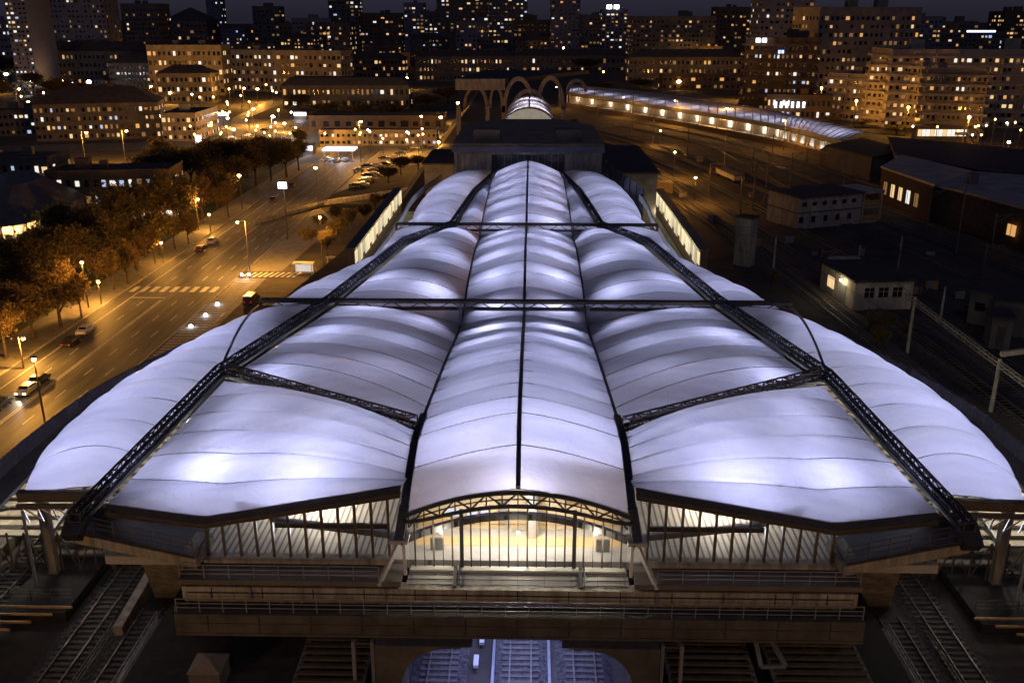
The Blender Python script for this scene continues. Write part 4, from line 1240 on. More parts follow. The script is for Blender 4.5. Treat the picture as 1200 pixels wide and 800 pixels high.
fl = P(1132, 378, 0); fr = P(1170, 386, 0); H = PY(1150, 345, (fl.y + fr.y) / 2).z
t, Wd = hut('grey_shed', 'grey block shed with small windowless gable near the right edge', 'shed', fl, fr, H, 8, plaster_g, over=.25)
lwin(t, Wd * .2, Wd * .5, -.04, H * .45, H * .7, dglass, False)
fl = P(1160, 392, 0); fr = P(1215, 398, 0); H = PY(1190, 357, (fl.y + fr.y) / 2).z
t, Wd = hut('long_shed', 'long grey walled shed touching the right edge beside the block shed', 'shed', fl, fr, H, 9, plaster_g, over=.1)
fl = P(1158, 408, 0); fr = P(1182, 410, 0); H = PY(1170, 374, (fl.y + fr.y) / 2).z
t, Wd = hut('kiosk', 'tiny grey kiosk in front of the long shed by the right edge', 'kiosk', fl, fr, H, 4, plaster_g, over=.3)
lwin(t, Wd * .3, Wd * .7, -.04, .2, H * .75, steel_d, False, 'door')
# concrete shaft
fl = P(859, 310, 0); fr = P(877, 313, 0); H = PY(868, 256, (fl.y + fr.y) / 2).z
t, Wd = hut('concrete_shaft', 'tall square concrete shaft standing beside the tracks right of the roof', 'shaft', fl, fr, H, 2.6, concrete, over=.15)
for i in range(5):
    m = MB(); m.box(.05, Wd - .05, -.03, .0, H * (i + .9) / 6, H * (i + .9) / 6 + .1); m.build('joint', concrete_d, t, local=True)
# yellow container
fl = P(756, 227, 0); fr = P(788, 227, 0)
t, Wd = hut('yellow_container', 'orange lit flat topped container hut at the end of the right glass corridor', 'container', fl, fr, 2.6, 3.5, mat('container_paint', (.4, .27, .1), .7), rmat=mat('container_paint', (.4, .27, .1), .7), over=.1)
lwin(t, 1, 2.2, -.04, .1, 2.1, steel_g, False, 'door')
# flat wagon
fl = P(838, 206, 0); fr = P(860, 216, 0)
t, Wd = hut('flat_wagon', 'pale flat rail wagon with low boxes standing in the yard', 'wagon', fl + Vector((0, 0, 1)), fr + Vector((0, 0, 1)), 1.2, 3, hut_w, rmat=plaster_g, over=.05)
for i in range(4):
    m = MB(); m.tube((1.2 + i * (Wd - 2.4) / 3, .1, -.4), (1.2 + i * (Wd - 2.4) / 3, 2.9, -.4), .45, n=12); m.build('wheel', steel_d, t, local=True)
# glass corridors left and right of the roof
for s, side in ((-1, 'left'), (1, 'right')):
    x = 29.5 * s
    ya, yb_ = 156, 216
    t = thing('glass_corridor', f'low brown corridor with a lit glass side, {side} of the far roof', 'corridor', (x, ya, 0))
    m = MB(); m.box(min(x, x + 1.2 * s), max(x, x + 1.2 * s), ya, yb_, 0, 6.5); m.build('wall', mat('corridor_brown', (.12, .09, .07), .7), t)
    m = MB(); m.box(min(x - .3 * s, x + 1.5 * s), max(x - .3 * s, x + 1.5 * s), ya, yb_, 6.5, 6.75); m.build('roof', steel_b, t)
    n_ = 24
    for i in range(n_):
        y0 = ya + (yb_ - ya) * i / n_
        m = MB(); m.box(x - .12 * s - .05, x - .12 * s + .05, y0 + .2, y0 + (yb_ - ya) / n_ - .2, 3.3 if i % 3 else 4.0, 6.1); m.build('window', [mat('corridor_glass_a', (.4, .38, .3), .3, var=0, em=(1.0, .8, .48), es=.85), mat('corridor_glass_b', (.4, .38, .3), .3, var=0, em=(1.0, .8, .5), es=.3), mat('corridor_glass_c', (.4, .38, .3), .3, var=0, em=(.95, .85, .6), es=.55)][(i * 7 + i // 3) % 3], t)
        if i % 2: light('corridor_lamp', 'POINT', (x - 2.2 * s, y0 + 3, 5.2), 160, (1, .85, .55), t, .1)
    m = MB(); m.box(min(x - 8.5 * s, x - .2 * s), max(x - 8.5 * s, x - .2 * s), ya, yb_, 0, 1.2); m.build('platform', concrete_d, t)
# glass covered stair right of cross truss 2
t = thing('covered_stair', 'louvred lit stair roof beside the right roof edge near the trackside hut', 'stair', P(960, 370, 0))
for i in range(11):
    y = 82 + i * 1.9; x = 39.0 - (i * .55)
    m = MB(); m.box(x - 3.4, x + 1.2, y, y + 1.0, 5.0 - .1, 5.1); m.build('louvre', mat('louvre_pale', (.5, .45, .36), .5, .2), t)
    if i % 3 == 0: light('stair_lamp', 'POINT', (x - 1, y, 6.6), 120, (1, .82, .5), t, .15)
m = MB(); m.bar((43, 78, 4.2), (33.5, 116, 4.2), .5, 2.6); m.build('side_wall', concrete, t)
m = MB(); m.bar((41.2, 78, 5.6), (32.2, 112, 5.6), .2, .3); m.bar((36.6, 80, 5.4), (30.6, 104, 5.4), .15, .2); m.build('rail_beam', steel_l, t)
# catenary portal at right
def post(x, y, z0, h, r, label, name='catenary_mast', m_=None, arm=None, group=None):
    t = thing(name, label, 'mast', (x, y, z0), group)
    m = MB(); m.tube((x, y, z0), (x, y, z0 + h), r, r * .7, 8); m.build('pole', m_ or concrete, t)
    if arm:
        m = MB()
        for a_, b_ in arm: m.bar(a_, b_, .14, .14)
        m.build('arm', m_ or concrete, t)
    return t
def mast_px(bx, by, tx, ty, r, label, zb=0.0, **kw):
    b_ = P(bx, by, zb); tz = PY(tx, ty, b_.y)
    return post(b_.x, b_.y, zb, tz.z - zb, r, label, **kw)
pts = [(1073, 351), (1120, 388), (1167, 424), (1215, 470)]
t = thing('catenary_portal', 'long concrete catenary girder on two posts crossing the dark tracks at right', 'portal', P(1063, 413, 0))
b0 = P(1063, 413, 0); h0 = PY(1073, 351, b0.y).z
b1 = P(1161, 482, 0); h1 = PY(1167, 424, b1.y).z
b2 = P(1217, 530, 0)
m = MB(); m.tube(b0, (b0.x, b0.y, h0 + .4), .25, .2); m.build('post', concrete, t)
m = MB(); m.tube(b1, (b1.x, b1.y, h1 + .4), .28, .22); m.build('post', concrete, t)
e0 = Vector((b0.x, b0.y, h0)); e1 = Vector((b1.x, b1.y, h1)); ex = e1 + (e1 - e0) * .6; e_1 = e0 + (e0 - e1) * .12
m = MB()
for dz in (0, -.5):
    for dx in (-.25, .25): m.bar(e_1 + Vector((dx, 0, dz)), ex + Vector((dx, 0, dz)), .1, .1)
n_ = 34
for i in range(n_):
    p = e_1.lerp(ex, i / n_); q = e_1.lerp(ex, (i + 1) / n_)
    u = -.5 if i % 2 else 0
    m.bar(p + Vector((-.25, 0, u)), q + Vector((-.25, 0, -.5 - u)), .07, .07); m.bar(p + Vector((.25, 0, u)), q + Vector((.25, 0, -.5 - u)), .07, .07); m.bar(p + Vector((-.25, 0, 0)), p + Vector((.25, 0, 0)), .07, .07)
m.build('girder', concrete, t)
m = MB(); m.bar(e1 + Vector((0, 0, 1)), e1 + Vector((7, 1, 1.6)), .5, .6); m.build('bracket', concrete, t)
for i, (bx, by, tx, ty, lab) in enumerate([
    (906, 316, 908, 276, 'concrete catenary mast between the shaft and the pale hut'), (1003, 330, 1006, 287, 'concrete mast left behind the trackside hut'), (1052, 316, 1055, 277, 'concrete mast rising behind the roof of the trackside hut'),
    (1102, 374, 1105, 336, 'short concrete mast between the trackside hut and the grey sheds'), (867, 252, 870, 192, 'tall thin mast just behind the concrete shaft'), (882, 246, 885, 186, 'tall thin mast a little right of the shaft'),
    (896, 240, 899, 180, 'thin mast right of the pair behind the shaft'), (805, 185, 806, 150, 'dark yard mast on the left of the tracks near the canopy'), (848, 205, 851, 152, 'dark yard mast beside the flat wagon'),
    (740, 165, 740, 108, 'dark yard mast under the start of the curved canopy'), (903, 200, 905, 158, 'dark mast in front of the lit platform'), (945, 190, 947, 168, 'small dark mast near the end of the lit platform'), (1120, 297, 1134, 208, 'tall dark lattice mast before the brick depot roofs')]):
    mast_px(bx, by, tx, ty, .22, lab, m_=concrete if i < 4 else steel_b)
t = mast_px(45, 697, 31, 598, .16, 'slim pale mast standing left in front of the bright stair area', m_=steel_l)
t = mast_px(1189, 721, 1199, 640, .16, 'slim pale mast standing right in front of the bright stair area', m_=steel_l)
# overhead wires of the yard
for k_, (a_, b_) in enumerate([((740, 110), (906, 278)), ((851, 154), (1006, 289)), ((906, 276), (1167, 424)), ((806, 152), (1055, 277)), ((1006, 287), (1217, 440))]):
    p = PY(a_[0], a_[1], P(a_[0], a_[1] + 50, 0).y); q = PY(b_[0], b_[1], P(b_[0], b_[1] + 40, 0).y)
    m = MB(); prev = None
    for i in range(15):
        u = i / 14; r_ = p.lerp(q, u); r_.z -= 1.6 * 4 * u * (1 - u)
        if prev: m.bar(prev, r_, .05, .05)
        prev = r_
    tag(m.build('overhead_wire', steel_b), ['sagging overhead wire from the canopy mast to the shaft mast', 'sagging overhead wire from the wagon mast to behind the hut', 'sagging overhead wire running to the catenary portal', 'sagging overhead wire above the yard toward the hut roof', 'sagging overhead wire passing above the trackside hut to the right'][k_], 'wire')

rc = random.Random(9); words = ['grey', 'pale', 'rusty', 'ochre']; cc2 = [steel_g, plaster_w, mat('rusty', (.16, .08, .04), .8), mat('ochre_box', (.3, .2, .08), .7)]
for i, (px, py, near_) in enumerate([(760, 200, 'near the container hut'), (800, 232, 'left of the concrete shaft'), (835, 260, 'just left of the shaft foot'), (886, 290, 'right of the shaft foot'), (925, 285, 'below the signal house'), (955, 300, 'between signal house and hut'), (1075, 345, 'right of the trackside hut'), (1092, 340, 'beside the short mast'), (1010, 300, 'above the hut roof'), (1090, 300, 'in the dark yard at right'), (880, 232, 'by the thin masts'), (820, 190, 'near the flat wagon'), (745, 178, 'by the yard lamp'), (1125, 350, 'left of the grey sheds')]):
    k = i % 4; q = P(px, py, 0); w_, d_, h_ = rc.uniform(.8, 2.2), rc.uniform(.6, 1.2), rc.uniform(.9, 2.0)
    t = thing('switch_cabinet', f'{words[k]} trackside cabinet {near_}', 'cabinet', q)
    m = MB(); m.box(q.x - w_ / 2, q.x + w_ / 2, q.y, q.y + d_, 0, h_); m.build('body', cc2[k], t)
    m = MB(); m.box(q.x - w_ / 2 - .08, q.x + w_ / 2 + .08, q.y - .1, q.y + d_ + .1, h_, h_ + .1); m.build('lid', steel_d, t)
    m = MB(); m.box(q.x - w_ / 2 + .1, q.x - .03, q.y - .04, q.y - .005, .15, h_ - .15); m.build('door', steel_g, t)
for i, (bx, by, tx, ty) in enumerate([(765, 168, 766, 136), (880, 215, 882, 172), (925, 222, 928, 178), (985, 250, 989, 205), (1085, 270, 1090, 222), (1160, 300, 1168, 250), (960, 330, 962, 292), (830, 232, 832, 190), (700, 150, 700, 122), (1150, 330, 1156, 286)]):
    b_ = P(bx, by, 0); tz = PY(tx, ty, b_.y).z
    post(b_.x, b_.y, 0, tz, .2, 'slim dark catenary mast with a bracket, ' + ['behind the container', 'above the flat wagon', 'left above the signal house', 'right of the signal house roof', 'before the brick depot', 'before the wide depot', 'left of the hut', 'near the middle yard lamp', 'at the start of the yard', 'above the grey sheds'][i], m_=steel_b,
         arm=[((b_.x, b_.y, tz - .6), (b_.x + 3.2, b_.y, tz - .1)), ((b_.x, b_.y, tz - 1.8), (b_.x + 3.0, b_.y, tz - .2))])
# ------------------------------------------------------------------ city
far_lab = []
def B(name, lab, x0, x1, yb, yt, floors, cols, lit, pal, wm, zb=LOW, D=16, dy=0, cat='building', **kw):
    return bpx(name, lab, cat, x0, x1, yb, yt, zb=zb, dy=dy, D=D, wm=wm, floors=floors, cols=cols, lit=lit, pal=pal, **kw)
# left half
B('apartment_tower', 'narrow pale tower with a bright column of windows at the left edge', 22, 46, 108, -40, 26, 5, .4, 'c', plaster_bl, D=40, indiv=True, sidecols=0)
B('apartment_slab', 'broad bluish tower slab with a dense window grid near the left edge', 47, 134, 98, -40, 22, 18, .05, 'c', plaster_bl, D=30, dy=0, sidecols=4)
B('apartment_tower', 'medium grey tower just right of the broad bluish slab', 150, 192, 80, 5, 13, 10, .05, 'w', plaster_g, D=40)
B('domed_block', 'dark block with sloping hipped roof between two towers at left', 196, 246, 70, 24, 6, 10, .06, 'w', plaster_g, D=60, roof='hip')
B('apartment_tower', 'thin bluish tower with scattered white windows left of centre sky', 247, 264, 62, -2, 16, 5, .3, 'c', plaster_bl, D=25)
B('apartment_block', 'low lit block with a string of orange windows beside the thin bluish tower', 264, 302, 60, 33, 5, 12, .4, 'a', plaster_b, D=30)
B('apartment_block', 'dim block with scattered lights in front of the grey tower', 134, 152, 80, 25, 9, 4, .25, 'm', plaster_b, D=30)
B('apartment_block', 'small bluish lit block at the extreme top left', -10, 18, 75, 24, 6, 6, .35, 'c', plaster_bl, D=30)
B('long_block', 'long dark roofed block below the broad bluish slab', 46, 178, 100, 60, 4, 26, .14, 'a', plaster_g, D=26, roof='hip', seed=4)
B('low_block', 'low dim block behind the trees at left with a few lit windows', 130, 182, 104, 74, 4, 12, .15, 'm', plaster_g, D=20, roof='hip')
B('office_block', 'beige five storey block with yellow lit windows left of centre', 178, 264, 112, 54, 5, 15, .38, 'w', plaster_w, D=24, seed=2)
B('office_block', 'beige four storey wing with many lit windows and a bright end wall', 264, 402, 108, 60, 5, 26, .42, 'w', plaster_w, D=20, dy=3, seed=5, sidecols=4)
B('low_hall', 'low dark hipped hall in front of the beige five storey block', 187, 250, 122, 86, 3, 12, .35, 'w', plaster_g, D=18, roof='hip')
B('institute_building', 'dark roofed institute with a row of white lit windows at left', 44, 190, 164, 121, 4, 24, .42, 'm', plaster_g, D=24, roof='hip', dy=-4, seed=3)
B('institute_wing', 'lower wing with lit windows right of the dark roofed institute', 192, 232, 166, 134, 3, 7, .45, 'w', plaster_w, D=34, dy=0)
B('low_block', 'dim two storey block with bluish windows at the left edge', -30, 44, 160, 131, 3, 12, .3, 'c', plaster_g, D=20, dy=-2)
B('school_building', 'brown three storey building with pale lit windows behind the roadside trees', 62, 205, 262, 202, 3, 14, .75, 'c', plaster_b, D=16, dy=-3, seed=8)
B('low_block', 'long dark single storey roof below the orange side road at left', -20, 62, 232, 186, 2, 9, .7, 'c', plaster_g, D=16, seed=9)
B('market_hall', 'low dark mansard hall with one string of warm lit windows', 332, 480, 128, 100, 2, 26, .5, 'w', plaster_g, D=22, roof='mansard', seed=3)
B('low_block', 'small block with orange windows behind the mansard hall', 412, 476, 92, 68, 3, 14, .4, 'a', plaster_b, D=16, roof='hip')
B('long_block', 'long curved looking block with pale windows left of the arches', 487, 602, 96, 66, 3, 26, .26, 'w', plaster_g, D=18, roof='hip', seed=5)
B('long_block', 'long dim block straight behind the arches', 602, 736, 96, 65, 3, 26, .22, 'w', plaster_g, D=18, roof='hip', seed=6)
B('long_block', 'long dim block with orange windows above the curved canopy', 736, 868, 98, 67, 3, 26, .28, 'a', plaster_g, D=18, roof='hip', seed=7, zb=0)
B('warehouse', 'low dark warehouse with a pale gable left of centre', 362, 520, 153, 137, 1, 12, .0, 'a', plaster_b, D=22, bands=False, boxes=0)
B('shop_row', 'low orange lit shop row with white windows beside the plaza', 375, 512, 171, 154, 2, 22, .28, 'c', plaster_w, D=12, boxes=0, seed=12)
B('lit_block', 'low block with dim lights between the canopy and the long dim block', 775, 868, 106, 88, 2, 14, .3, 'o', plaster_b, D=14, zb=0)
# skyline
sk_ = [(300, 330, 8, .1, 'w', 'low bluish block at the skyline right of the orange string'), (330, 345, 28, .3, 'c', 'small dark block with a white light string'), (345, 390, 22, .25, 'w', 'stepped dim block at the skyline left of the tall tower'),
       (388, 423, -8, .22, 'c', 'tall grey tower with scattered white lights left of centre'), (357, 412, 28, .3, 'a', 'orange lit block in front of the tall grey tower'), (424, 472, 16, .2, 'm', 'dim wide block between two towers left of centre'),
       (475, 498, 4, .4, 'w', 'bright topped tower left of the arches'), (498, 514, 14, .2, 'm', 'short dark tower beside the bright topped tower'), (513, 543, -10, .25, 'm', 'tall dark tower left of the twin pair'), (543, 572, -12, .16, 'c', 'bluish tower of the twin pair above the arches'),
       (535, 572, 26, .3, 'a', 'amber lit block with a white stair column'), (573, 618, -16, .3, 'm', 'wide tall tower directly above the arches'), (560, 604, 44, .45, 'a', 'low block with orange shop lights above the arches'),
       (602, 645, 24, .14, 'w', 'dim apartment block with a dark roof right of the wide tower'), (645, 679, -14, .05, 'm', 'very dark tall tower above the arches'), (680, 703, 18, .15, 'm', 'dim low block right of the very dark tower'),
       (740, 836, 20, .22, 'a', 'broad brown apartment block with scattered amber windows'), (836, 876, 9, .22, 'a', 'tall brown apartment tower with a small peak'), (1068, 1098, 20, .25, 'm', 'dim block right of the big beige block'),
       (1098, 1140, 26, .2, 'a', 'low dim block with orange lights near the right skyline'), (1140, 1172, 38, .35, 'm', 'small lit block under the bright roof sign'), (1170, 1215, 14, .35, 'a', 'brown apartment block at the top right corner')]
for i, (x0, x1, yt, lit, pal, lab) in enumerate(sk_):
    hpx = 64 - yt; fl_ = max(3, int(hpx / 4.6)); cs = max(3, int((x1 - x0) / 4.4))
    B('apartment_tower' if yt < 8 else 'apartment_block', lab, x0, x1, 66 if yt < 20 else 72, yt, fl_, cs, lit, pal, [plaster_g, plaster_b, plaster_bl, plaster_g][i % 4], D=[40, 60, 30][i % 3], seed=i, maxobj=60, zb=LOW if x0 < 620 else 0, ww=.5, wh=.42)
t = B('office_tower', 'slim office tower with a bright white sign on its roof', 704, 734, 66, 12, 12, 6, .35, 'w', plaster_bl, D=30, zb=0, seed=31)
def sign(lab, txt_px, Y, em=lamp_w, rows=1):
    x0, x1, y0, y1 = txt_px
    a = PY(x0, y1, Y); b_ = PY(x1, y0, Y); h = (b_.z - a.z); t = thing('roof_sign', lab, 'sign', a)
    n_ = 7; w_ = (b_.x - a.x)
    for i in range(n_):
        if i == 3: continue
        u = a.x + w_ * i / n_; wl = w_ / n_ * .8
        m = MB(); m.box(u, u + wl * .25, Y, Y + .4, a.z, b_.z)
        m.box(u + wl * .25, u + wl, Y, Y + .4, b_.z - h * .22, b_.z)
        if i % 2: m.box(u + wl * .25, u + wl, Y, Y + .4, a.z, a.z + h * .22)
        else: m.box(u + wl * .25, u + wl, Y, Y + .4, a.z + h * .4, a.z + h * .6)
        if i % 3 != 1: m.box(u + wl * .78, u + wl, Y, Y + .4, a.z, b_.z - h * .22)
        m.build('letter', em, t)
    m = MB()
    for i in range(4): m.bar((a.x + w_ * i / 3, Y + .6, a.z - h * .8), (a.x + w_ * i / 3, Y + .6, b_.z), w_ * .01 + .1)
    m.bar((a.x, Y + .6, a.z), (b_.x, Y + .6, a.z), .3); m.build('sign_frame', steel_d, t)
Yt = P(719, 66, 0).y - 1.5
sign('bright white letters on top of the slim office tower', (711, 726, 6, 11), Yt, mat('sign_white', (.8, .8, .8), .4, var=0, em=(.92, .94, 1), es=5))
m = MB(); a = PY(1134, 38, 900); b_ = PY(1167, 36, 900); m.box(a.x, b_.x, 900, 902, a.z, b_.z); tag(m.build('light_strip', mat('strip_cool', (.8, .8, .9), .4, var=0, em=(.6, .72, 1), es=4)), 'thin cool white roof light strip near the top right corner', 'light strip')
# right half, near blocks on the yard level
B('office_block', 'dark bluish tower behind the curved office block', 884, 944, 110, -20, 18, 11, .1, 'c', plaster_bl, D=26, zb=0, seed=41)
B('apartment_block', 'big beige ten storey block with amber windows in the upper right', 950, 1066, 122, 10, 11, 20, .22, 'a', plaster_w, D=30, zb=0, dy=-2, seed=42, sidecols=8)
def terraced(name, lab, levels, zb, dy, wm, **kw):
    """stack of storeys, each level (x0,x1,yt) narrower than the one below"""
    pass
t = B('curved_office', 'banded office building with an illuminated sign at right', 868, 951, 131, 46, 8, 16, .38, 'm', plaster_b, D=40, zb=0, dy=2, seed=43, wh=.42, bw_=1.6)
Yo = P(909, 131, 0).y - 2.0
for k_, (tx, lab) in enumerate([((886, 899, 45, 50), 'bright white letter sign high on the banded office building'), ((912, 919, 59, 63), 'small blue sign on the banded office building')]):
    sign(lab, tx, Yo - .5, MATS['sign_white'] if k_ == 0 else mat('sign_blue', (.4, .5, .8), .4, var=0, em=(.4, .5, 1), es=2.2))
B('pavilion', 'low pavilion with seven bright white windows behind the canopy', 897, 972, 141, 113, 2, 13, .3, 'c', plaster_b, D=14, zb=0, dy=2, seed=15)
m_=WIN
t = thing('bright_window_row', 'row of seven bright white tall windows above the curved canopy', 'windows', PY(908, 127, P(930, 141, 0).y - .8))
Yw = P(930, 141, 0).y - .9
for i in range(7):
    x = 909 + i * 6.6; a = PY(x - 1.8, 126.5, Yw); b_ = PY(x + 1.8, 119.5, Yw)
    m = MB(); m.box(a.x, b_.x, Yw, Yw + .2, a.z, b_.z); o = m.build('pane', mat('bright_pane', (.7, .7, .8), .3, var=0, em=(.85, .9, 1), es=3), t)
# terraced apartment building
def tb(x0, x1, yb, yt, f, c, lit, lab, dy, D, seed, zb=0):
    return B('terraced_block', lab, x0, x1, yb, yt, f, c, lit * 1.5, 'w', mat('plaster_cream', (.36, .3, .23), .85, var=.25, scale=.3), zb=zb, D=D, dy=dy, seed=seed, sidecols=3, wh=.45, ww=.42, bw_=1.4)
tb(967, 1012, 141, 88, 5, 8, .25, 'lowest stepped end of the terraced beige apartment building', 4, 20, 51)
tb(1012, 1072, 148, 72, 7, 10, .25, 'middle stepped part of the terraced beige apartment building', 5, 24, 52)
tb(1034, 1240, 150, 60, 8, 26, .26, 'tallest rear part of the terraced beige apartment building', 2, 30, 53)
t = B('bay_block', 'rounded bay of the terraced building with a bright ground floor strip', 1075, 1146, 165, 82, 7, 12, .22, 'w', plaster_w, zb=0, D=12, dy=3, seed=54, bw_=1.6)
Yb = P(1110, 165, 0).y - 2.2
a = PY(1075, 159, Yb); b_ = PY(1145, 152, Yb)
t = thing('lit_restaurant', 'bright yellow white glazed strip at the foot of the rounded bay', 'restaurant', (a.x, Yb, 0))
for i in range(14):
    u0 = a.x + (b_.x - a.x) * (i + .06) / 14; u1 = a.x + (b_.x - a.x) * (i + .94) / 14
    m = MB(); m.box(u0, u1, Yb, Yb + .2, a.z - .2, b_.z); m.build('window', WIN[3] if i % 3 else WIN[1], t)
m = MB(); m.box(a.x - 1, b_.x + 1, Yb + .2, Yb + 3, 0, b_.z + .3); m.build('wall', plaster_b, t)
m = MB(); m.box(a.x - 1.5, b_.x + 1.5, Yb - .8, Yb + 3, b_.z + .3, b_.z + 1.6); m.build('roof', brick, t)
# round hall at the left edge with lit columns
c = P(40, 300, LOW); c.z = LOW
RH = thing('round_hall', 'polygonal hall with grey tent roof and glowing columned wall at the left edge', 'hall', P(10, 292, LOW))
z = LOW
q = [P(-14, 300, z), P(8, 303, z), P(34, 300, z), P(56, 292, z), P(104, 262, z), P(60, 238, z), P(0, 240, z)]
H = PY(30, 262, q[2].y).z - z
m = MB(); m.prism([Vector((v.x, v.y, z)) for v in q], (0, 0, H)); m.build('wall', plaster_w, RH)
cc = sum(q, Vector()) / len(q)
top = [Vector((cc.x + (v.x - cc.x) * .35, cc.y + (v.y - cc.y) * .35, z + H + 6.5)) for v in q]
low = [Vector((cc.x + (v.x - cc.x) * 1.05, cc.y + (v.y - cc.y) * 1.05, z + H)) for v in q]
m = MB(); n_ = len(q); m.add(low + top, [(i, (i + 1) % n_, (i + 1) % n_ + n_, i + n_) for i in range(n_)] + [tuple(range(n_, 2 * n_)), tuple(range(n_ - 1, -1, -1))]); m.build('roof', roof_tin, RH)
for a_, b_ in ((q[0], q[1]), (q[1], q[2]), (q[2], q[3])):
    d = b_ - a_; nn = Vector((d.y, -d.x, 0)).normalized()
    for u in (.0, .5):
        p_ = a_ + d * u + nn * .5
        m = MB(); m.tube(p_, p_ + Vector((0, 0, H)), .45, n=10); m.build('column', plaster_w, RH)
    for u in (.25, .75):
        p_ = a_ + d * u + nn * .08
        m = MB(); m.bar(p_ + Vector((0, 0, 2.5)), p_ + Vector((0, 0, H * .7)), 1.6, .2, up=nn); m.build('window', dglass, RH)
        light('wall_lamp', 'POINT', p_ + nn * 1.0 + Vector((0, 0, H * .85)), 900, (1, .68, .28), RH, .2)
# signs and lit kiosks of the plaza
def post_sign(bx, by, x0, x1, y0, y1, lab, em, zb=LOW):
    b_ = P(bx, by, zb); a = PY(x0, y1, b_.y); c_ = PY(x1, y0, b_.y); t = thing('light_box', lab, 'sign', b_)
    m = MB(); m.box(a.x, c_.x, b_.y, b_.y + .5, a.z, c_.z); m.build('panel', em, t)
    m = MB(); m.box(a.x - .15, c_.x + .15, b_.y + .5, b_.y + .8, a.z - .15, c_.z + .15); m.build('frame', steel_d, t)
    m = MB(); m.tube(b_, (b_.x, b_.y + .4, a.z), .18); m.build('pole', steel_d, t)
    light('sign_glow', 'POINT', (b_.x, b_.y - 2, a.z), 500, (.75, .8, 1), t, .5)
sg = mat('light_box_white', (.8, .8, .8), .4, var=0, em=(.8, .86, 1), es=5)
post_sign(337, 281, 326, 335, 214, 221, 'blue white light box high on a pole beside the road', sg)
post_sign(232, 176, 229.5, 235, 159, 169, 'tall bright white light box at the corner of the side road', sg)
t = thing('bus_pavilion', 'blue white lit filling canopy with parked vehicles beneath by the plaza', 'pavilion', P(397, 190, LOW))
a = P(378, 190, LOW); b_ = P(415, 190, LOW); z = LOW + 4.2
m = MB(); m.box(a.x, b_.x, a.y, a.y + 9, z, z + .8); m.build('roof', mat('canopy_lit', (.6, .65, .8), .4, var=0, em=(.6, .7, 1), es=1.6), t)
for u in (0.05, .5, .95):
    x = a.x + (b_.x - a.x) * u; m = MB(); m.tube((x, a.y + 1, LOW), (x, a.y + 1, z), .2); m.build('column', steel_l, t)
light('canopy_lamp', 'POINT', ((a.x + b_.x) / 2, a.y + 3, z - .6), 1500, (.7, .8, 1), t, .5)
for (px, py, lab) in ((352, 140, 'round topped kiosk with a blue lit front by the plaza'), (357, 182, 'small flat kiosk with a bluish front by the car park'), (237, 140, 'long white glowing shop front by the institute wing')):
    p_ = P(px, py, LOW); t = thing('kiosk', lab, 'kiosk', p_)
    w_ = 7 if px != 237 else 30; m = MB(); m.box(p_.x - w_ / 2, p_.x + w_ / 2, p_.y, p_.y + 5, LOW, LOW + 4); m.build('wall', plaster_g, t)
    m = MB(); m.box(p_.x - w_ / 2, p_.x + w_ / 2, p_.y - .3, p_.y - .05, LOW + 2, LOW + 3.8); m.build('shop_front', mat('shop_front_cool', (.6, .6, .8), .4, var=0, em=(.6, .7, 1), es=3.0), t)
    m = MB(); m.box(p_.x - w_ / 2 - .4, p_.x + w_ / 2 + .4, p_.y - .6, p_.y + 5.3, LOW + 4, LOW + 4.4); m.build('roof', roof_d, t)
    light('shop_glow', 'POINT', p_ + Vector((0, -3, 3)), 900 if w_ == 7 else 6000, (.8, .85, 1), t, 1)
# bus shelter
p_ = P(355, 323, LOW); t = thing('bus_shelter', 'small metal framed shelter with a white glow beside the zebra crossing', 'shelter', p_)
m = MB()
for dx in (-2, 2):
    for dy_ in (0, 1.6): m.bar((p_.x + dx, p_.y + dy_, LOW), (p_.x + dx, p_.y + dy_, LOW + 2.6), .12)
m.box(p_.x - 2.3, p_.x + 2.3, p_.y - .3, p_.y + 2, LOW + 2.6, LOW + 2.75); m.build('frame', steel_l, t)
m = MB(); m.box(p_.x - 1.9, p_.x + 1.9, p_.y + 1.6, p_.y + 1.68, LOW + .5, LOW + 2.3); m.build('back_panel', mat('soft_panel', (.6, .6, .6), .5, var=0, em=(.9, .88, .8), es=.6), t)
m = MB(); m.bar((p_.x + 5, p_.y + 3, LOW), (p_.x + 5, p_.y + 3, LOW + 3.6), .15); m.bar((p_.x + 9, p_.y + 3, LOW), (p_.x + 9, p_.y + 3, LOW + 3.6), .15); m.bar((p_.x + 4.6, p_.y + 3, LOW + 3.5), (p_.x + 9.4, p_.y + 3, LOW + 3.5), .2, .3); m.bar((p_.x + 5, p_.y + 3, LOW + 1.2), (p_.x + 9, p_.y + 3, LOW + 1.2), .1)
tag(m.build('metal_frame', steel_l), 'open white metal frame standing right behind the lit shelter', 'frame')

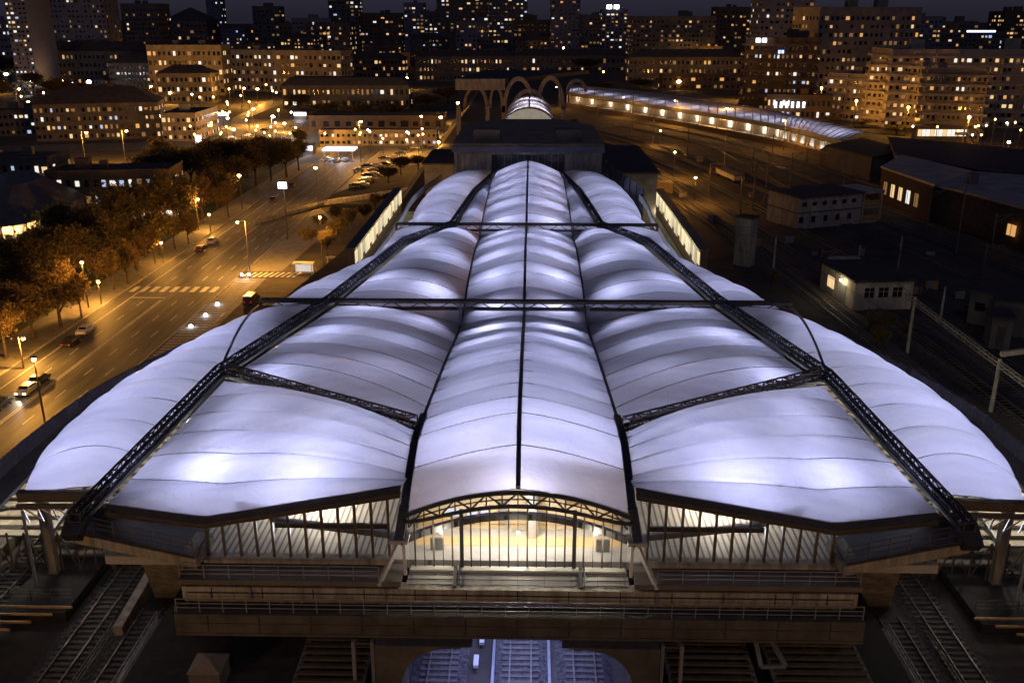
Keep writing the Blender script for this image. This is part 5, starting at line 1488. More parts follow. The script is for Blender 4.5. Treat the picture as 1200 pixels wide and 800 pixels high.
# smaller blocks filling the quarters between the big ones
ORD = ['first', 'second', 'third', 'fourth', 'fifth', 'sixth', 'seventh', 'eighth', 'ninth', 'tenth', 'eleventh', 'twelfth', 'thirteenth', 'fourteenth', 'fifteenth', 'sixteenth', 'seventeenth', 'eighteenth', 'nineteenth', 'twentieth']
rf = random.Random(21); spots_ = []
for i in range(400):
    x = rf.uniform(-5, 1205); yb = rf.uniform(58, 150)
    w_ = rf.uniform(16, 44); 
    if 230 < x + w_ and x < 600 and yb > 112: continue
    if 520 < x + w_ and x < 720 and yb > 84: continue
    if x + w_ > 640 and yb > 84 and x < 865: continue
    if x + w_ > 860 and yb > 100: continue
    if x < 240 and yb > 128: continue
    if any(abs(x - a) < 24 and abs(yb - b_) < 9 for a, b_ in spots_): continue
    spots_.append((x, yb))
    if len(spots_) >= 64: break
cn = {}
for i, (x, yb) in enumerate(sorted(spots_)):
    rr2 = random.Random(i); w_ = rr2.uniform(16, 42); hh = rr2.uniform(8, 15) if yb > 80 else rr2.uniform(12, 34)
    col_ = rr2.choice([0, 1, 2]); rf_ = rr2.choice(['hip', 'parapet', 'parapet'])
    fl_ = max(2, int(hh / 4.2)); cs = max(4, int(w_ / 3.6))
    key = ('sloped' if rf_ == 'hip' else 'flat') + ' roofed ' + ['grey', 'brown', 'bluish'][col_]
    sidew = 'left of the arches' if x < 600 else 'right of the arches'
    if (key, sidew) not in cn: cn[key, sidew] = 0
    n_ = cn[key, sidew]; cn[key, sidew] += 1
    B('small_block', f'small {key} block {sidew}, {ORD[n_]} such from left', x, x + w_, yb, yb - hh, fl_, cs, rr2.uniform(.15, .5), rr2.choice('wamcaw'), [plaster_g, plaster_b, plaster_bl][col_], D=rr2.uniform(12, 24), roof=rf_, seed=i + 100, zb=LOW if x < 620 else 0, boxes=1, ww=.42, wh=.4, dy=rr2.uniform(-1.5, 1.5))
# ------------------------------------------------------------------ street lamps
def ordinal(n):
    return ['first', 'second', 'third', 'fourth', 'fifth', 'sixth', 'seventh', 'eighth', 'ninth', 'tenth', 'eleventh', 'twelfth', 'thirteenth', 'fourteenth', 'fifteenth', 'sixteenth', 'seventeenth', 'eighteenth', 'nineteenth', 'twentieth', 'twenty-first', 'twenty-second', 'twenty-third', 'twenty-fourth', 'twenty-fifth', 'twenty-sixth'][n]
_pl = {}
def place(x, y):
    w = 'the far left edge' if x < 30 else 'the left under the bluish slab' if x < 120 else 'the left below the long roof' if x < 200 else 'the institute corner' if x < 262 else 'the dark hall left of centre' if x < 480 else 'the left foot of the arches' if x < 600 else 'the right of the arches' if x < 720 else 'the rear of the curved canopy' if x < 900 else 'the foot of the terraced building' if x < 1100 else 'the bright lamp on the right'
    n = _pl[w] = _pl.get(w, 0) + 1
    return f'{w}, {ordinal(n - 1)} from the left there'
_lp = {}
def lotplace(x, y):
    w = 'under the blue lit canopy' if 380 < x < 410 and y > 185 else 'on the orange plaza' if x < 360 else 'in the rear rows of the lot' if y < 190 else 'in the crowded middle of the lot'
    n = _lp[w] = _lp.get(w, 0) + 1
    return f'{w}, {ordinal(n - 1)} car there'

def lamp(bx, by, hx, hy, lab, zb=LOW, kind='mast', power=2500, r=.3, color=SODIUM, m_=None, group='street lamps', arm=1.6):
    b_ = P(bx, by, zb); h = PY(hx, hy, b_.y)
    t = thing('street_lamp', lab, 'street lamp', b_, group)
    top = Vector((b_.x, b_.y, h.z + .2))
    m = MB(); m.tube(b_, top, .16, .09, 8); m.build('pole', steel_b, t)
    hp = Vector((h.x, b_.y, h.z))
    if abs(h.x - b_.x) < .6: hp.x = b_.x
    if kind != 'globe':
        m = MB()
        if abs(hp.x - b_.x) > .5: m.bar(top, hp + Vector((0, 0, .25)), .09, .09)
        m.box(hp.x - .35, hp.x + .35, hp.y - .3, hp.y + .3, hp.z + .12, hp.z + .3); m.build('head', steel_g, t)
    m = MB(); m.ball(hp - Vector((0, 0, r * .4)), r, .7); m.build('bulb', m_ or (lamp_o if color == SODIUM else lamp_w), t)
    light('lamp_light', 'POINT', hp - Vector((0, 0, r + .35)), power, color, t, .15)
    return t
near = [
 (104, 361, 94, 307, 'tall curved street lamp on the left pavement beside the bright tree'),
 (119, 357, 118, 330, 'short park lamp just right of the tall left pavement lamp'),
 (192, 309, 191, 284, 'short park lamp with a cluster of bright leaves beside the far lane'),
 (247, 272, 247, 251, 'short park lamp above the dark parked cars on the left kerb'),
 (233, 270, 232, 233, 'lamp among the trees just left of the kerb lamp'),
 (216, 262, 216, 228, 'lamp among the roadside trees, topmost but one of the left row'),
 (146, 300, 145, 270, 'dim park lamp deep among the dark left trees'),
 (284, 246, 282, 205, 'lamp at the far end of the left roadside trees'),
 (28, 432, 27, 396, 'park lamp lighting the tree crown at the left edge'),
 (293, 322, 278, 260, 'tall dark road mast with a long arm beside the zebra crossing'),
 (53, 497, 36, 420, 'tall road mast with a curved arm before the left parapet'),
 (373, 245, 371, 196, 'tall mast at the corner of the sloping path'),
 (379, 316, 373, 254, 'tall twin armed mast on the dark forecourt'),
 (423, 190, 423, 142, 'orange lamp over the car park beside the lit shop row'),
 (515, 202, 515, 166, 'very bright orange lamp by the corner of the dark far hall'),
 (495, 180, 495, 136, 'bright orange lamp on the avenue right of the shop row'),
 (517, 160, 517, 137, 'orange lamp right of the bright avenue lamp'),
 (537, 145, 537, 120, 'orange lamp by the left foot of the arched canopy'),
 (556, 147, 556, 131, 'bright orange lamp in front of the left arches'),
 (148, 196, 148, 153, 'orange lamp on the side road in front of the institute'),
 (101, 196, 101, 155, 'orange lamp further left on the side road'),
 (22, 130, 22, 104, 'orange lamp by the trees at the left edge'),
 (33, 135, 33, 119, 'lower orange lamp near the left edge'),
 (177, 118, 177, 101, 'orange lamp before the low dark hipped hall'),
 (199, 122, 199, 108, 'small orange lamp right of the hipped hall lamp'),
 (286, 125, 286, 103, 'left lamp of the pair where the cross road begins'),
 (302, 120, 302, 104, 'right lamp of the pair where the cross road begins'),
 (297, 148, 297, 127, 'orange lamp in the middle of the crossing'),
 (268, 150, 268, 138, 'orange lamp at the left corner of the crossing'),
 (334, 155, 334, 144, 'orange lamp at the right corner of the crossing'),
 (275, 165, 275, 151, 'orange lamp before the crossing, nearest of its cluster'),
 (477, 105, 477, 91, 'orange lamp in front of the mansard hall'),
 (660, 70, 660, 56, 'orange lamp far behind the arches'),
 (707, 60, 707, 48, 'far orange lamp below the slim office tower'),
 (792, 72, 792, 61, 'left lamp of the pair below the broad brown block'),
 (807, 73, 807, 62, 'right lamp of the pair below the broad brown block'),
 (844, 77, 844, 65, 'orange lamp below the brown tower with a peak'),
 (864, 79, 864, 67, 'orange lamp just left of the banded office building'),
 (785, 104, 785, 92, 'lamp with orange glow above the canopy, left one'),
 (795, 106, 795, 95, 'lamp with orange glow above the canopy, right one'),
 (843, 102, 843, 91, 'orange lamp before the banded office building'),
 (1178, 192, 1181, 166, 'bright orange lamp above the long dark shed at right'),
]
right_ids = set(range(32, 42))
for i, (bx, by, hx, hy, lab) in enumerate(near):
    b_ = P(bx, by, LOW); d = b_.y
    zb = 0.0 if bx > 640 else LOW
    pw = 27000 if i < 13 else (34000 if d < 500 else 32000)
    if 'short' in lab or 'park lamp' in lab: pw = 9000
    if 'trees' in lab: pw = 5000
    if i in (9, 10): pw = 30000
    if bx > 1100: pw = 8000
    if i in (14, 15): pw = 26000
    rr_ = .3 if d < 250 else (.5 if d < 420 else (.75 if d < 700 else 1.2))
    lamp(bx, by, hx, hy, lab, zb=zb, power=pw, r=rr_)
for bx, by, hx, hy, lab, pw in ((320, 165, 320, 136, 'brilliant white floodlight over the plaza crossing', 16000), (643, 58, 643, 43, 'white floodlight left of the far dark tower', 9000), (732, 60, 732, 48, 'white floodlight below the slim office tower', 12000),
                         (36, 112, 35, 93, 'brilliant white floodlight at the foot of the left tower', 15000), (7, 100, 7, 86, 'white floodlight at the upper left edge', 6000), (83, 110, 83, 95, 'left white lamp of the pair before the long dark roofed block', 3000), (104, 110, 104, 95, 'right white lamp of the pair before the long dark roofed block', 3000),
                         (224, 384, 223, 381, 'white ground globe nearest to the roof on the parking strip', 50), (241, 371, 240, 368, 'middle white ground globe on the parking strip', 50), (255, 358, 254, 355, 'farthest white ground globe on the parking strip', 50)):
    zb = 0 if bx > 640 else LOW
    far = P(bx, by, zb).y
    lamp(bx, by, hx, hy, lab, zb=zb, color=(.85, .9, 1), power=pw, r=.35 if far < 250 else (.8 if far < 600 else 1.6), kind='globe', group='white lamps')
# yard masts with orange heads
for bx, by, hx, hy, lab, pw in ((730, 138, 730, 114, 'lamp mast lit orange under the start of the curved canopy', 16000), (792, 147, 791, 118, 'orange lit lamp mast in front of the lit platform middle', 16000), (853, 152, 852, 127, 'orange lit lamp mast in front of the lit platform right part', 16000),
                         (918, 176, 918, 141, 'orange lit lamp mast near the end of the curved canopy', 7000), (655, 128, 652, 102, 'curved orange lamp between the arches and the canopy', 7000), (773, 172, 773, 153, 'small yard lamp above an orange pool of light', 15000), (789, 211, 789, 178, 'yard lamp right of the far roof edge', 22000),
                         (813, 242, 813, 208, 'yard signal lamp in the dark middle of the yard', 16000)):
    lamp(bx, by, hx, hy, lab, zb=0, power=pw, r=.3, group='yard lamps')
# two lights at the crossing
for i, x in enumerate((284, 292)):
    lamp(x, 327, x, 321, ['left white post light at the zebra crossing', 'right white post light at the zebra crossing'][i], color=(.9, .92, 1), power=400, r=.3, kind='globe', group='white lamps')
# unseen sodium lamps added below the view to light the near concrete
for i, (x, y, z, p_) in enumerate(((-36, 14, 14, 14000), (36, 14, 14, 9000), (-12, 14, 16, 1600), (14, 14, 16, 1300))):
    t = thing('added_yard_lamp', ['added unseen sodium yard lamp on a mast left below the view', 'added unseen sodium yard lamp on a mast right below the view', 'added unseen sodium lamp near the axis left below the view', 'added unseen sodium lamp near the axis right below the view'][i], 'yard lamp', (x, y, 0))
    m = MB(); m.tube((x, y, 0), (x, y, z), .2, .12); m.build('pole', steel_g, t)
    m = MB(); m.ball((x, y, z), .3); m.build('bulb', lamp_o, t)
    light('lamp_light', 'POINT', (x, y + .6, z - .2), p_ * .62, (1, .55, .17), t, .2)
# sodium lamps added among the far blocks to light their walls
FP = ((60, 80), (160, 95), (330, 85), (430, 80), (560, 58), (690, 52), (870, 118), (1000, 150), (1060, 160), (1130, 175), (240, 70), (90, 130), (960, 130))
for px, py in FP:
    zb = 0 if px > 640 else LOW
    b_ = P(px, py, zb); t = thing('street_lamp', f'added far sodium street lamp between city blocks, {ordinal(sorted(FP).index((px, py)))} of them from the left', 'street lamp', b_, 'added far street lamps')
    m = MB(); m.tube(b_, b_ + Vector((0, 0, 11)), .2, .12); m.build('pole', steel_d, t)
    m = MB(); m.ball(b_ + Vector((0, 0, 11)), .6 if b_.y < 700 else 1.0); m.build('bulb', lamp_o2, t)
    light('lamp_light', 'POINT', b_ + Vector((0, -1, 10)), 20000 if px < 900 else 9000, SODIUM, t, .3)

# small far lamps along the city streets: pole and bulb only
rl = random.Random(5); FL = []
for i in range(46): FL.append((rl.uniform(225, 350), rl.uniform(112, 178)))
for i in range(26): FL.append((rl.uniform(0, 1190), rl.uniform(66, 104)))
for i in range(14): FL.append((rl.uniform(380, 530), rl.uniform(158, 186)))
for i in range(12): FL.append((rl.uniform(1040, 1195), rl.uniform(160, 182)))
for i in range(8): FL.append((rl.uniform(0, 120), rl.uniform(106, 130)))
_sl = {}
for i, (px, py) in enumerate(sorted(FL)):
    zb = 0 if px > 640 else LOW
    b_ = P(px, py, zb); h = rl.uniform(5, 10); white = rl.random() < .22
    z_ = 'the plaza' if 225 <= px <= 350 and py > 106 else ('the lit shop row' if py > 150 and px < 540 else ('the right edge' if py > 150 else ('the left edge' if px < 200 else ('the skyline left of the arches' if px < 620 else 'the skyline right of the arches'))))
    g_ = ('white' if white else 'orange') + ' street lights around ' + z_
    near_ = 'nearer' if (py > 150 if 225 <= px <= 350 else py > 86) else 'farther'
    base_ = ('tiny white' if white else 'tiny orange') + f' {near_} street light around ' + z_
    _sl[base_] = _sl.get(base_, 0) + 1; lab_ = base_ + f', {ordinal(_sl[base_] - 1)} from left'
    t = thing('street_light', lab_, 'street light', b_, g_)
    m = MB(); m.tube(b_, b_ + Vector((0, 0, h)), .14, .1, 6); m.build('pole', steel_d, t)
    if i % 9 == 0 and px < 560: light('lamp_light', 'POINT', b_ + Vector((0, -1, h)), 9000, SODIUM, t, .3)
    m = MB(); m.ball(b_ + Vector((0, 0, h)), min(1.3, .0011 * b_.y), n=6, m=4); m.build('bulb', lamp_w2 if white else lamp_o2, t)
# ------------------------------------------------------------------ trees
def make_tree_meshes(k, m_leaf, bare=0.0, n_leaf=1500, R0=3.6, H0=8.0):
    rnd = random.Random(k)
    tr = MB(); tips = []
    def limb(p, d, L, r, lvl):
        q = p + d * L; tr.tube(p, q, r, r * .6, 6 if lvl < 2 else 4)
        if lvl == 3: tips.append(q); return
        for _ in range(3 if lvl else 5):
            nd = (d + Vector((rnd.uniform(-1, 1), rnd.uniform(-1, 1), rnd.uniform(-.1, .7))) * (.75 if lvl else .9)).normalized()
            limb(q - d * L * rnd.uniform(0, .35), nd, L * rnd.uniform(.55, .8), r * .55, lvl + 1)
        tips.append(q)
    limb(Vector((0, 0, 0)), Vector((0.03, 0, 1)), H0 * .3, .2, 0)
    me_t = bpy.data.meshes.new('trunk'); me_t.from_pydata(tr.v, [], tr.f); me_t.materials.append(bark)
    lf = MB(); cl = []
    for t_ in tips:
        if rnd.random() < .85: cl.append((t_, rnd.uniform(.5, 1.05)))
    per = max(8, int(n_leaf / max(1, len(cl))))
    for c, rad in cl:
        for _ in range(per):
            v = Vector((rnd.gauss(0, 1), rnd.gauss(0, 1), rnd.gauss(0, .8))) * rad * .62
            p = c + v; s_ = rnd.uniform(.09, .2)
            a = Vector((rnd.uniform(-1, 1), rnd.uniform(-1, 1), rnd.uniform(-1, 1))).normalized() * s_
            b_ = a.cross(Vector((rnd.uniform(-1, 1), rnd.uniform(-1, 1), rnd.uniform(-1, 1)))).normalized() * s_
            lf.add([p - a, p - b_ * .6, p + a, p + b_ * .6], [(0, 1, 2, 3)])
    me_l = bpy.data.meshes.new('crown'); me_l.from_pydata(lf.v, [], lf.f); me_l.materials.append(m_leaf)
    zs = max(v[2] for v in lf.v); xs = (max(v[0] for v in lf.v) - min(v[0] for v in lf.v))
    return me_t, me_l, zs, xs
TM = [make_tree_meshes(11, leaf_a, n_leaf=6500), make_tree_meshes(12, leaf_b, n_leaf=6500), make_tree_meshes(13, leaf_c, n_leaf=6000), make_tree_meshes(14, leaf_a, n_leaf=1900)]
def tree(px, py, wpx, hpx, k, lab, zb=LOW, group='roadside trees', name='tree'):
    b_ = P(px, py, zb); zc = vdepth(b_)
    me_t, me_l, zs, xs = TM[k]
    h = hpx * zc / 1100 / .93; w_ = wpx * zc / 1100
    t = thing(name, lab, 'tree' if name != 'bush' else 'bush', b_, group)
    t.rotation_euler = (0, 0, random.uniform(0, 6.28)); t.scale = (w_ / xs, w_ / xs, h / zs)
    for me, n_ in ((me_t, 'trunk'), (me_l, 'crown')):
        o = bpy.data.objects.new(n_, me); COL.objects.link(o); o.parent = t
ROW = [(8, 420, 60, 62, 0), (40, 398, 56, 58, 0), (72, 384, 50, 55, 3), (96, 372, 36, 48, 0), (134, 340, 34, 46, 0), (150, 333, 36, 50, 0), (128, 318, 40, 55, 1), (160, 318, 30, 44, 0), (182, 310, 30, 42, 0), (205, 292, 26, 40, 3), (221, 287, 26, 36, 0), (188, 300, 30, 50, 1),
       (10, 345, 55, 70, 2), (45, 345, 55, 66, 2), (85, 335, 50, 62, 1), (110, 310, 48, 70, 2), (72, 305, 50, 66, 2), (140, 290, 46, 66, 1), (165, 278, 44, 62, 2), (190, 268, 40, 58, 1), (208, 258, 36, 54, 2), (238, 258, 34, 46, 0), (255, 245, 32, 42, 1), (268, 255, 28, 38, 0),
       (262, 232, 34, 44, 2), (282, 228, 32, 40, 1), (300, 218, 32, 40, 1), (318, 212, 34, 42, 2), (336, 208, 30, 40, 1), (350, 200, 26, 36, 2), (290, 203, 34, 40, 2), (268, 208, 34, 40, 1), (245, 215, 34, 44, 2), (225, 222, 34, 44, 1), (200, 226, 30, 44, 2), (310, 196, 30, 34, 1), (330, 192, 26, 30, 2), (246, 196, 30, 32, 2), (352, 178, 18, 26, 2), (15, 395, 40, 50, 0), (152, 300, 30, 40, 2)]
_r = random.Random(77)
for _ in range(46):
    _y = _r.uniform(205, 400); _xm = 300 - (_y - 235) * 1.42; _x = _xm - _r.uniform(30, 150)
    if _x > -15: ROW.append((_x, _y, 22 + _y * .06, 26 + _y * .07, _r.choice((0, 1, 2, 3, 1))))
pos_words = ['by the park lamp', 'near the bright lamp', 'behind the pavement', 'beside the lawn', 'close to the kerb', 'under the school windows']
kindw = ['orange lit autumn tree', 'dull green leafy tree', 'dark dense tree', 'thin sparse autumn tree']
cnt = {}
for (x, y, w_, h_, k) in sorted(ROW, key=lambda r: -r[1]):
    side_ = 'lower' if y > 300 else 'upper'; c = cnt.get((k, side_), 0); cnt[k, side_] = c + 1
    tree(x, y, w_ * 1.3, h_ * 1.12, k, f'{kindw[k]} on the {side_} left roadside, {ordinal(c)} of its kind from near')
EMB = [(362, 290, 30, 26, 2), (384, 300, 26, 34, 2), (398, 285, 26, 30, 1), (412, 270, 24, 28, 2), (428, 262, 22, 26, 2), (440, 250, 20, 24, 1), (455, 246, 18, 22, 2), (375, 272, 24, 24, 2), (395, 262, 22, 24, 2), (470, 205, 30, 24, 2), (455, 215, 30, 22, 2), (490, 200, 26, 18, 1)]
for i, (x, y, w_, h_, k) in enumerate(sorted(EMB, key=lambda r: -r[1])):
    tree(x, y, w_, h_, k, f'dark bush on the slope left of the glass corridor, {ordinal(i)} from the near end', zb=-7, group='bushes on the slope', name='bush')
BU = [(1018, 392, 34, 30, 3, 0), (1042, 396, 34, 30, 3, 0), (1030, 412, 36, 28, 3, 0), (1056, 402, 26, 26, 3, 0), (660, 152, 20, 12, 0, 0), (672, 151, 16, 12, 0, 0), (648, 150, 12, 10, 1, 0), (905, 335, 20, 18, 3, 0)]
for i, (x, y, w_, h_, k, zb) in enumerate(BU):
    tree(x, y, w_, h_, k, ['brown bush right below the windows of the trackside hut', 'brown bush under the right hut window', 'brown bush nearest to the roof below the hut', 'brown bush right of the hut wall', 'orange lit bush right of the glowing vault', 'second orange lit bush right of the glowing vault', 'small green bush at the foot of the vault arch', 'sparse bush under the catenary mast near the shaft'][i], zb=zb, group='yard bushes', name='bush')
FT = [(10, 100, 40, 36), (40, 112, 34, 30), (70, 118, 40, 26), (100, 120, 44, 24), (130, 122, 40, 24), (160, 124, 36, 22), (0, 122, 40, 30), (380, 136, 44, 16), (420, 138, 44, 16), (460, 138, 44, 18), (500, 128, 44, 18), (525, 122, 30, 20), (720, 62, 22, 16), (690, 84, 40, 16), (760, 88, 40, 14), (560, 150, 30, 18), (545, 156, 30, 16), (575, 150, 24, 16), (700, 108, 40, 12), (750, 104, 40, 12), (640, 86, 50, 12), (590, 84, 50, 12), (540, 84, 44, 12), (220, 195, 36, 24), (260, 180, 20, 18), (1010, 150, 30, 12), (1050, 158, 34, 12), (975, 146, 24, 12), (1160, 185, 26, 14), (1130, 180, 30, 14), (240, 120, 30, 16), (350, 128, 40, 20)]
for i, (x, y, w_, h_) in enumerate(sorted(FT)):
    tree(x, y, w_, h_, 2 if i % 3 else 1, 'dark ' + ('small' if h_ < 17 else 'tall') + ' city tree at ' + place(x, y), zb=0 if x > 640 else LOW, group='background trees')

# ------------------------------------------------------------------ cars
carpaint = {k: mat('car_paint_' + k, c, .3, .3, var=.05) for k, c in {'white': (.6, .6, .6), 'silver': (.4, .4, .42), 'dark': (.03, .03, .04), 'blue': (.05, .08, .2), 'red': (.25, .03, .03), 'beige': (.4, .36, .28)}.items()}
headl = mat('headlight', (.9, .9, .9), .2, var=0, em=(1, .95, .8), es=25); headoff = mat('headlight_off', (.6, .6, .6), .2, var=0)
taill = mat('tail_light', (.4, .02, .02), .3, var=0, em=(1, .05, .02), es=.4)
def car(px, py, color, lab, rz=PI / 2, zb=LOW + .08, lit=False, van=False, group='cars'):
    b_ = P(px, py, zb); t = thing('parked_car' if not lit else 'car', lab, 'car', b_, group, rz)
    L, Wd, Hh = (4.4, 1.8, 1.45) if not van else (5.2, 2.0, 2.2)
    prof = [(-.5, .28), (-.5, .62), (-.46, .68), (-.30, .70), (-.2, 1.0), (.18, 1.0), (.30, .70), (.46, .62), (.5, .52), (.5, .28)]
    if van: prof = [(-.5, .2), (-.5, .96), (-.46, 1.0), (.22, 1.0), (.34, .62), (.48, .52), (.5, .4), (.5, .2)]
    m = MB()
    n_ = len(prof)
    for (wa, wb) in ((-Wd / 2, Wd / 2),):
        lo = [Vector((x * L, wa * (1 if z < .75 else .84), z * Hh)) for x, z in prof]; hi = [Vector((x * L, wb * (1 if z < .75 else .84), z * Hh)) for x, z in prof]
        m.add(lo + hi, [tuple(range(n_ - 1, -1, -1)), tuple(range(n_, 2 * n_))] + [(i, (i + 1) % n_, (i + 1) % n_ + n_, i + n_) for i in range(n_)])
    o = m.build('body', carpaint[color], t, local=True)
    m = MB()
    if not van:
        m.quad((-.295 * L, -.7, .73 * Hh), (-.295 * L, .7, .73 * Hh), (-.215 * L, .66, .97 * Hh), (-.215 * L, -.66, .97 * Hh))
        m.v = [(x - .02, y, z + .01) for x, y, z in m.v]
        m.build('rear_window', carglass, t, local=True)
        m = MB(); m.quad((.285 * L, -.7, .73 * Hh), (.195 * L, -.66, .97 * Hh), (.195 * L, .66, .97 * Hh), (.285 * L, .7, .73 * Hh)); m.v = [(x + .02, y, z + .01) for x, y, z in m.v]; m.build('windscreen', carglass, t, local=True)
    else:
        m.quad((.33 * L, -.8, .64 * Hh), (.235 * L, -.8, .97 * Hh), (.235 * L, .8, .97 * Hh), (.33 * L, .8, .64 * Hh)); m.v = [(x + .02, y, z + .02) for x, y, z in m.v]; m.build('windscreen', carglass, t, local=True)
    for s in (-1, 1):
        m = MB(); a = .72 if not van else .62
        m.box(-.24 * L, .2 * L, s * Wd / 2 * .93 - .02, s * Wd / 2 * .93 + .02, a * Hh, .93 * Hh); m.build('side_window', carglass, t, local=True)
        for x in (-.31, .31):
            m = MB(); m.tube((x * L, s * (Wd / 2 - .2), .32), (x * L, s * (Wd / 2 + .02), .32), .32, n=14); w_ = m.build('wheel', rubber, t, local=True)
            m = MB(); m.tube((x * L, s * (Wd / 2 + .02), .32), (x * L, s * (Wd / 2 + .035), .32), .19, n=10); m.build('rim', chrome, w_, local=True)
        m = MB(); m.box(.495 * L, .505 * L, s * .62 - .18, s * .62 + .18, .42 * Hh, .53 * Hh); m.build('headlight', headl if lit else headoff, t, local=True)
        m = MB(); m.box(-.507 * L, -.497 * L, s * .66 - .14, s * .66 + .14, .45 * Hh, .58 * Hh); m.build('tail_light', taill, t, local=True)
    if lit:
        o = light('headlight_beam', 'SPOT', (0, 0, 0), 900, (1, .9, .7), None, .1, spot=70); o.parent = t; o.location = (L * .52, 0, .7); o.rotation_euler = (0, R(-82), 0)
UPR = PI / 2
car(101, 390, 'white', 'white saloon parked on the left kerb below the road lamp', UPR)
car(84, 404, 'dark', 'dark saloon parked right behind the white one on the left kerb', UPR)
car(33, 460, 'silver', 'silver saloon driving toward us with lit headlights on the left lanes', -UPR, lit=True)
car(46, 449, 'dark', 'dark car following close behind the lit silver saloon', UPR)
car(1, 477, 'dark', 'dark car cut off by the left edge on the road', UPR)
car(236, 294, 'dark', 'dark car parked at the far left kerb, nearer of the pair', UPR)
car(249, 285, 'silver', 'silver car parked at the far left kerb, farther of the pair', UPR)
car(295, 356, 'dark', 'dark van standing at the edge of the parking strip by the roof', UPR, van=True)
car(343, 219, 'dark', 'dark small car on the road near the blue white light box', UPR)
car(321, 236, 'dark', 'dark car at the left kerb beneath the light box', UPR)
LOT = [(417, 219, 'dark', 0), (425, 218, 'silver', 0), (427, 213, 'white', 0), (433, 212, 'beige', .2), (431, 207, 'dark', 0), (439, 206, 'silver', .1), (437, 201, 'beige', 0), (446, 200, 'dark', 0), (430, 196, 'blue', 0), (441, 195, 'white', 0), (451, 194, 'dark', 0), (420, 201, 'silver', .3), (450, 187, 'dark', 0), (462, 186, 'beige', 0), (474, 176, 'dark', 0), (486, 175, 'silver', 0), (498, 174, 'dark', 0), (470, 181, 'blue', 0),
       (386, 189, 'silver', 1.2), (396, 190, 'beige', 1.2), (405, 189, 'silver', 1.2), (300, 170, 'dark', .4), (322, 172, 'silver', .4), (290, 160, 'white', .9), (310, 154, 'dark', 0), (345, 150, 'beige', 0), (270, 163, 'white', .8)]
for i, (x, y, c, r_) in enumerate(LOT):
    car(x, y, c, f'{c} car parked {lotplace(x, y)}', r_, group='cars in the car park')
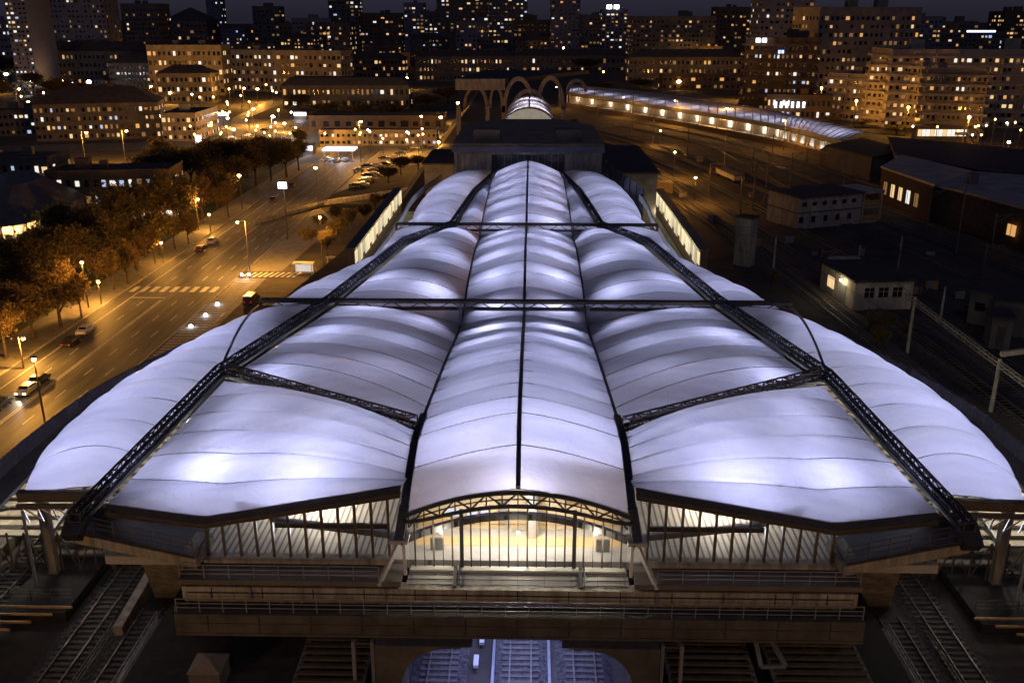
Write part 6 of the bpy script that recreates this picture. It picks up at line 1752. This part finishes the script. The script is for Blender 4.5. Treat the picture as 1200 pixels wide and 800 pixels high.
# bus
# ------------------------------------------------------------------ foreground below the beams
def rail_thing(pts, lab, h=1.0, step=1.5, m_=None, name='railing'):
    m3 = MB()
    for a, b_ in zip(pts, pts[1:]):
        a = Vector(a); b_ = Vector(b_); L = (b_ - a).length; k_ = max(1, int(round(L / step)))
        for zz_ in (h, h * .66, h * .33): m3.bar(a + Vector((0, 0, zz_)), b_ + Vector((0, 0, zz_)), 0.05, 0.05)
        for i in range(k_ + 1):
            q_ = a.lerp(b_, i / k_); m3.bar(q_, q_ + Vector((0, 0, h)), 0.06, 0.06)
    return tag(m3.build(name, m_ or steel_b), lab, 'railing')
deckm = mat('deck_asphalt', (.035, .033, .032), .9, var=.35, scale=1.0)
for s, side in ((-1, 'left'), (1, 'right')):
    X = (lambda x: x) if s == -1 else (lambda x: -x)
    m = MB(); m.box(min(X(-26), X(-9.5)), max(X(-26), X(-9.5)), 40, 65, 0, 2.6); o = m.build('platform_block', deckm); tag(o, f'dark flat platform roof at the bottom, {side} of the portal', 'platform')
    m = MB(); m.box(min(X(-27.1), X(-26.4)), max(X(-27.1), X(-26.4)), 46, 59, 0, 1.5); tag(m.build('kerb_wall', concrete_d), f'long concrete kerb wall at the bottom, {side} of the dark platform', 'wall')
    m = MB(); m.box(min(X(-39.9), X(-34.8)), max(X(-39.9), X(-34.8)), 60.5, 68.3, 0, .9); tag(m.build('side_platform', deckm), f'dark paved side platform between the {side} tracks', 'platform')
    rail_thing([(X(-34.9), 62.0, .9), (X(-39.8), 62.0, .9)], f'low railing across the end of the {side} side platform')
    rail_thing([(X(-26.8), 47, 1.5), (X(-26.8), 58.6, 1.5)], f'railing on top of the {side} concrete kerb wall', m_=steel_g)
    rail_thing([(X(-30.6), 50, 0), (X(-30.6), 59.5, 0)], f'railing between the two {side} curved side tracks', m_=steel_b)
    for i in range(4):
        m = MB(); y = 60.2 - i * .95
        m.bar((X(-46), y, 1.6), (X(-34.0 - i * 1.1), y, 1.6), .13, .16)
        tag(m.build('pipe', mat('ochre_pipe', (.45, .28, .1), .5)), ['long orange painted pipe rail', 'second orange painted pipe rail', 'third orange painted pipe rail', 'lowest orange painted pipe rail'][i] + f' by the {side} bottom edge', 'pipe')
    # louvred roofs
    for j, (x0, x1) in enumerate(((-15.2, -9.8), (-22.5, -16.5)) if s == 1 else ((-14.2, -9.8),)):
        xa_, xb_ = min(X(x0), X(x1)), max(X(x0), X(x1))
        t = thing('louvre_roof', [f'slatted canopy roof beside the {side} of the portal at the bottom', f'outer slatted canopy roof at the bottom {side}'][j], 'canopy', (xa_, 47, 2.6))
        m = MB()
        for i in range(20): m.box(xa_, xb_, 47 + i * .68, 47 + i * .68 + .3, 4.0 + .02 * i, 4.12 + .02 * i)
        o = m.build('slats', steel_b, t); o['kind'] = 'stuff'
        for xx in (xa_, xb_):
            m = MB(); m.bar((xx, 46.5, 3.85), (xx, 60.6, 4.25), .22, .3); m.build('edge_beam', steel_g, t)
        m = MB(); m.box(xa_ + .3, xb_ - .3, 47, 60.4, 3.2, 3.25); m.build('ceiling', mat('ceiling_dark', (.06, .055, .05), .6), t)
        for yy in (48, 54, 59.5):
            m = MB(); m.tube(((xa_ + xb_) / 2, yy, 2.6), ((xa_ + xb_) / 2, yy, 3.9), .14); m.build('post', steel_g, t)
    # slanted frames
    t = thing('slanting_frame', f'tall leaning steel frame standing against the lower beam {side} of the portal', 'frame', (X(-9), 46, 0))
    for dx in (0, 1.2):
        m = MB(); m.bar((X(-9.1 - dx), 49.4, 7.0), (X(-9.1 - dx), 49.2, .2), .22, .32); m.bar((X(-9.1 - dx), 49.4, 6.8), (X(-9.1 - dx), 58, 2.7), .2, .28); m.build('leaning_beam', steel_g, t)
    m = MB()
    for i in range(9):
        u = i / 8; y = 49.4 + 8.6 * u; z = 6.8 - 4.1 * u; m.bar((X(-9.1), y, z), (X(-10.3), y, z), .1, .1)
        m.bar((X(-9.1), y, z), (X(-9.1), y, max(0, z - 3.2)), .12, .12)
    m.build('rungs', steel_b, t)
m = MB(); m.bar((15.6, 55.5, 6.8), (17.4, 51.0, 4.2), .25); m.bar((15.6, 55.5, 6.8), (15.8, 51, 4.2), .25); m.bar((15.8, 51, 4.2), (17.4, 51, 4.2), .2); m.bar((15.6, 55.5, 6.8), (15.6, 55.5, 2.6), .25)
tag(m.build('stair_frame', steel_g), 'triangular pale steel frame between the two slatted roofs at bottom right', 'frame')
# roof hatch box
p_ = P(247, 798, 2.6); t = thing('roof_hatch', 'grey pyramidal hatch box on the dark platform at the bottom left', 'hatch', p_)
m = MB(); m.box(p_.x - 1.0, p_.x + 1.0, p_.y - 1.0, p_.y + 1.0, 2.6, 4.0); m.build('box', plaster_g, t)
m = MB(); m.add([(p_.x - 1.1, p_.y - 1.1, 4.0), (p_.x + 1.1, p_.y - 1.1, 4.0), (p_.x + 1.1, p_.y + 1.1, 4.0), (p_.x - 1.1, p_.y + 1.1, 4.0), (p_.x, p_.y, 4.5)], [(0, 1, 4), (1, 2, 4), (2, 3, 4), (3, 0, 4), (3, 2, 1, 0)]); m.build('lid', plaster_w, t)
# retaining slab between the left tracks
m = MB(); m.prism([(-30.4, 58.8, 0), (-30.4, 65.5, 0), (-30.4, 65.5, 1.5), (-30.4, 58.8, .9)], (.7, 0, 0)); tag(m.build('retaining_wall', concrete), 'bright sloping concrete slab between the left side tracks below the pier', 'wall')
rail_thing([(-25.0, 57.6, 2.6), (-20.0, 57.0, 2.6), (-15, 60.4, 2.6)], 'bent railing on the dark platform below the left beam end', m_=steel_g)
m = MB()
for x, y in ((-3.2, 55.4), (-2.9, 58)): m.box(x, x + .35, y, y + 1.2, .3, .55)
tag(m.build('track_box', steel_l), 'small pale equipment box between the left blue lit tracks', 'box')
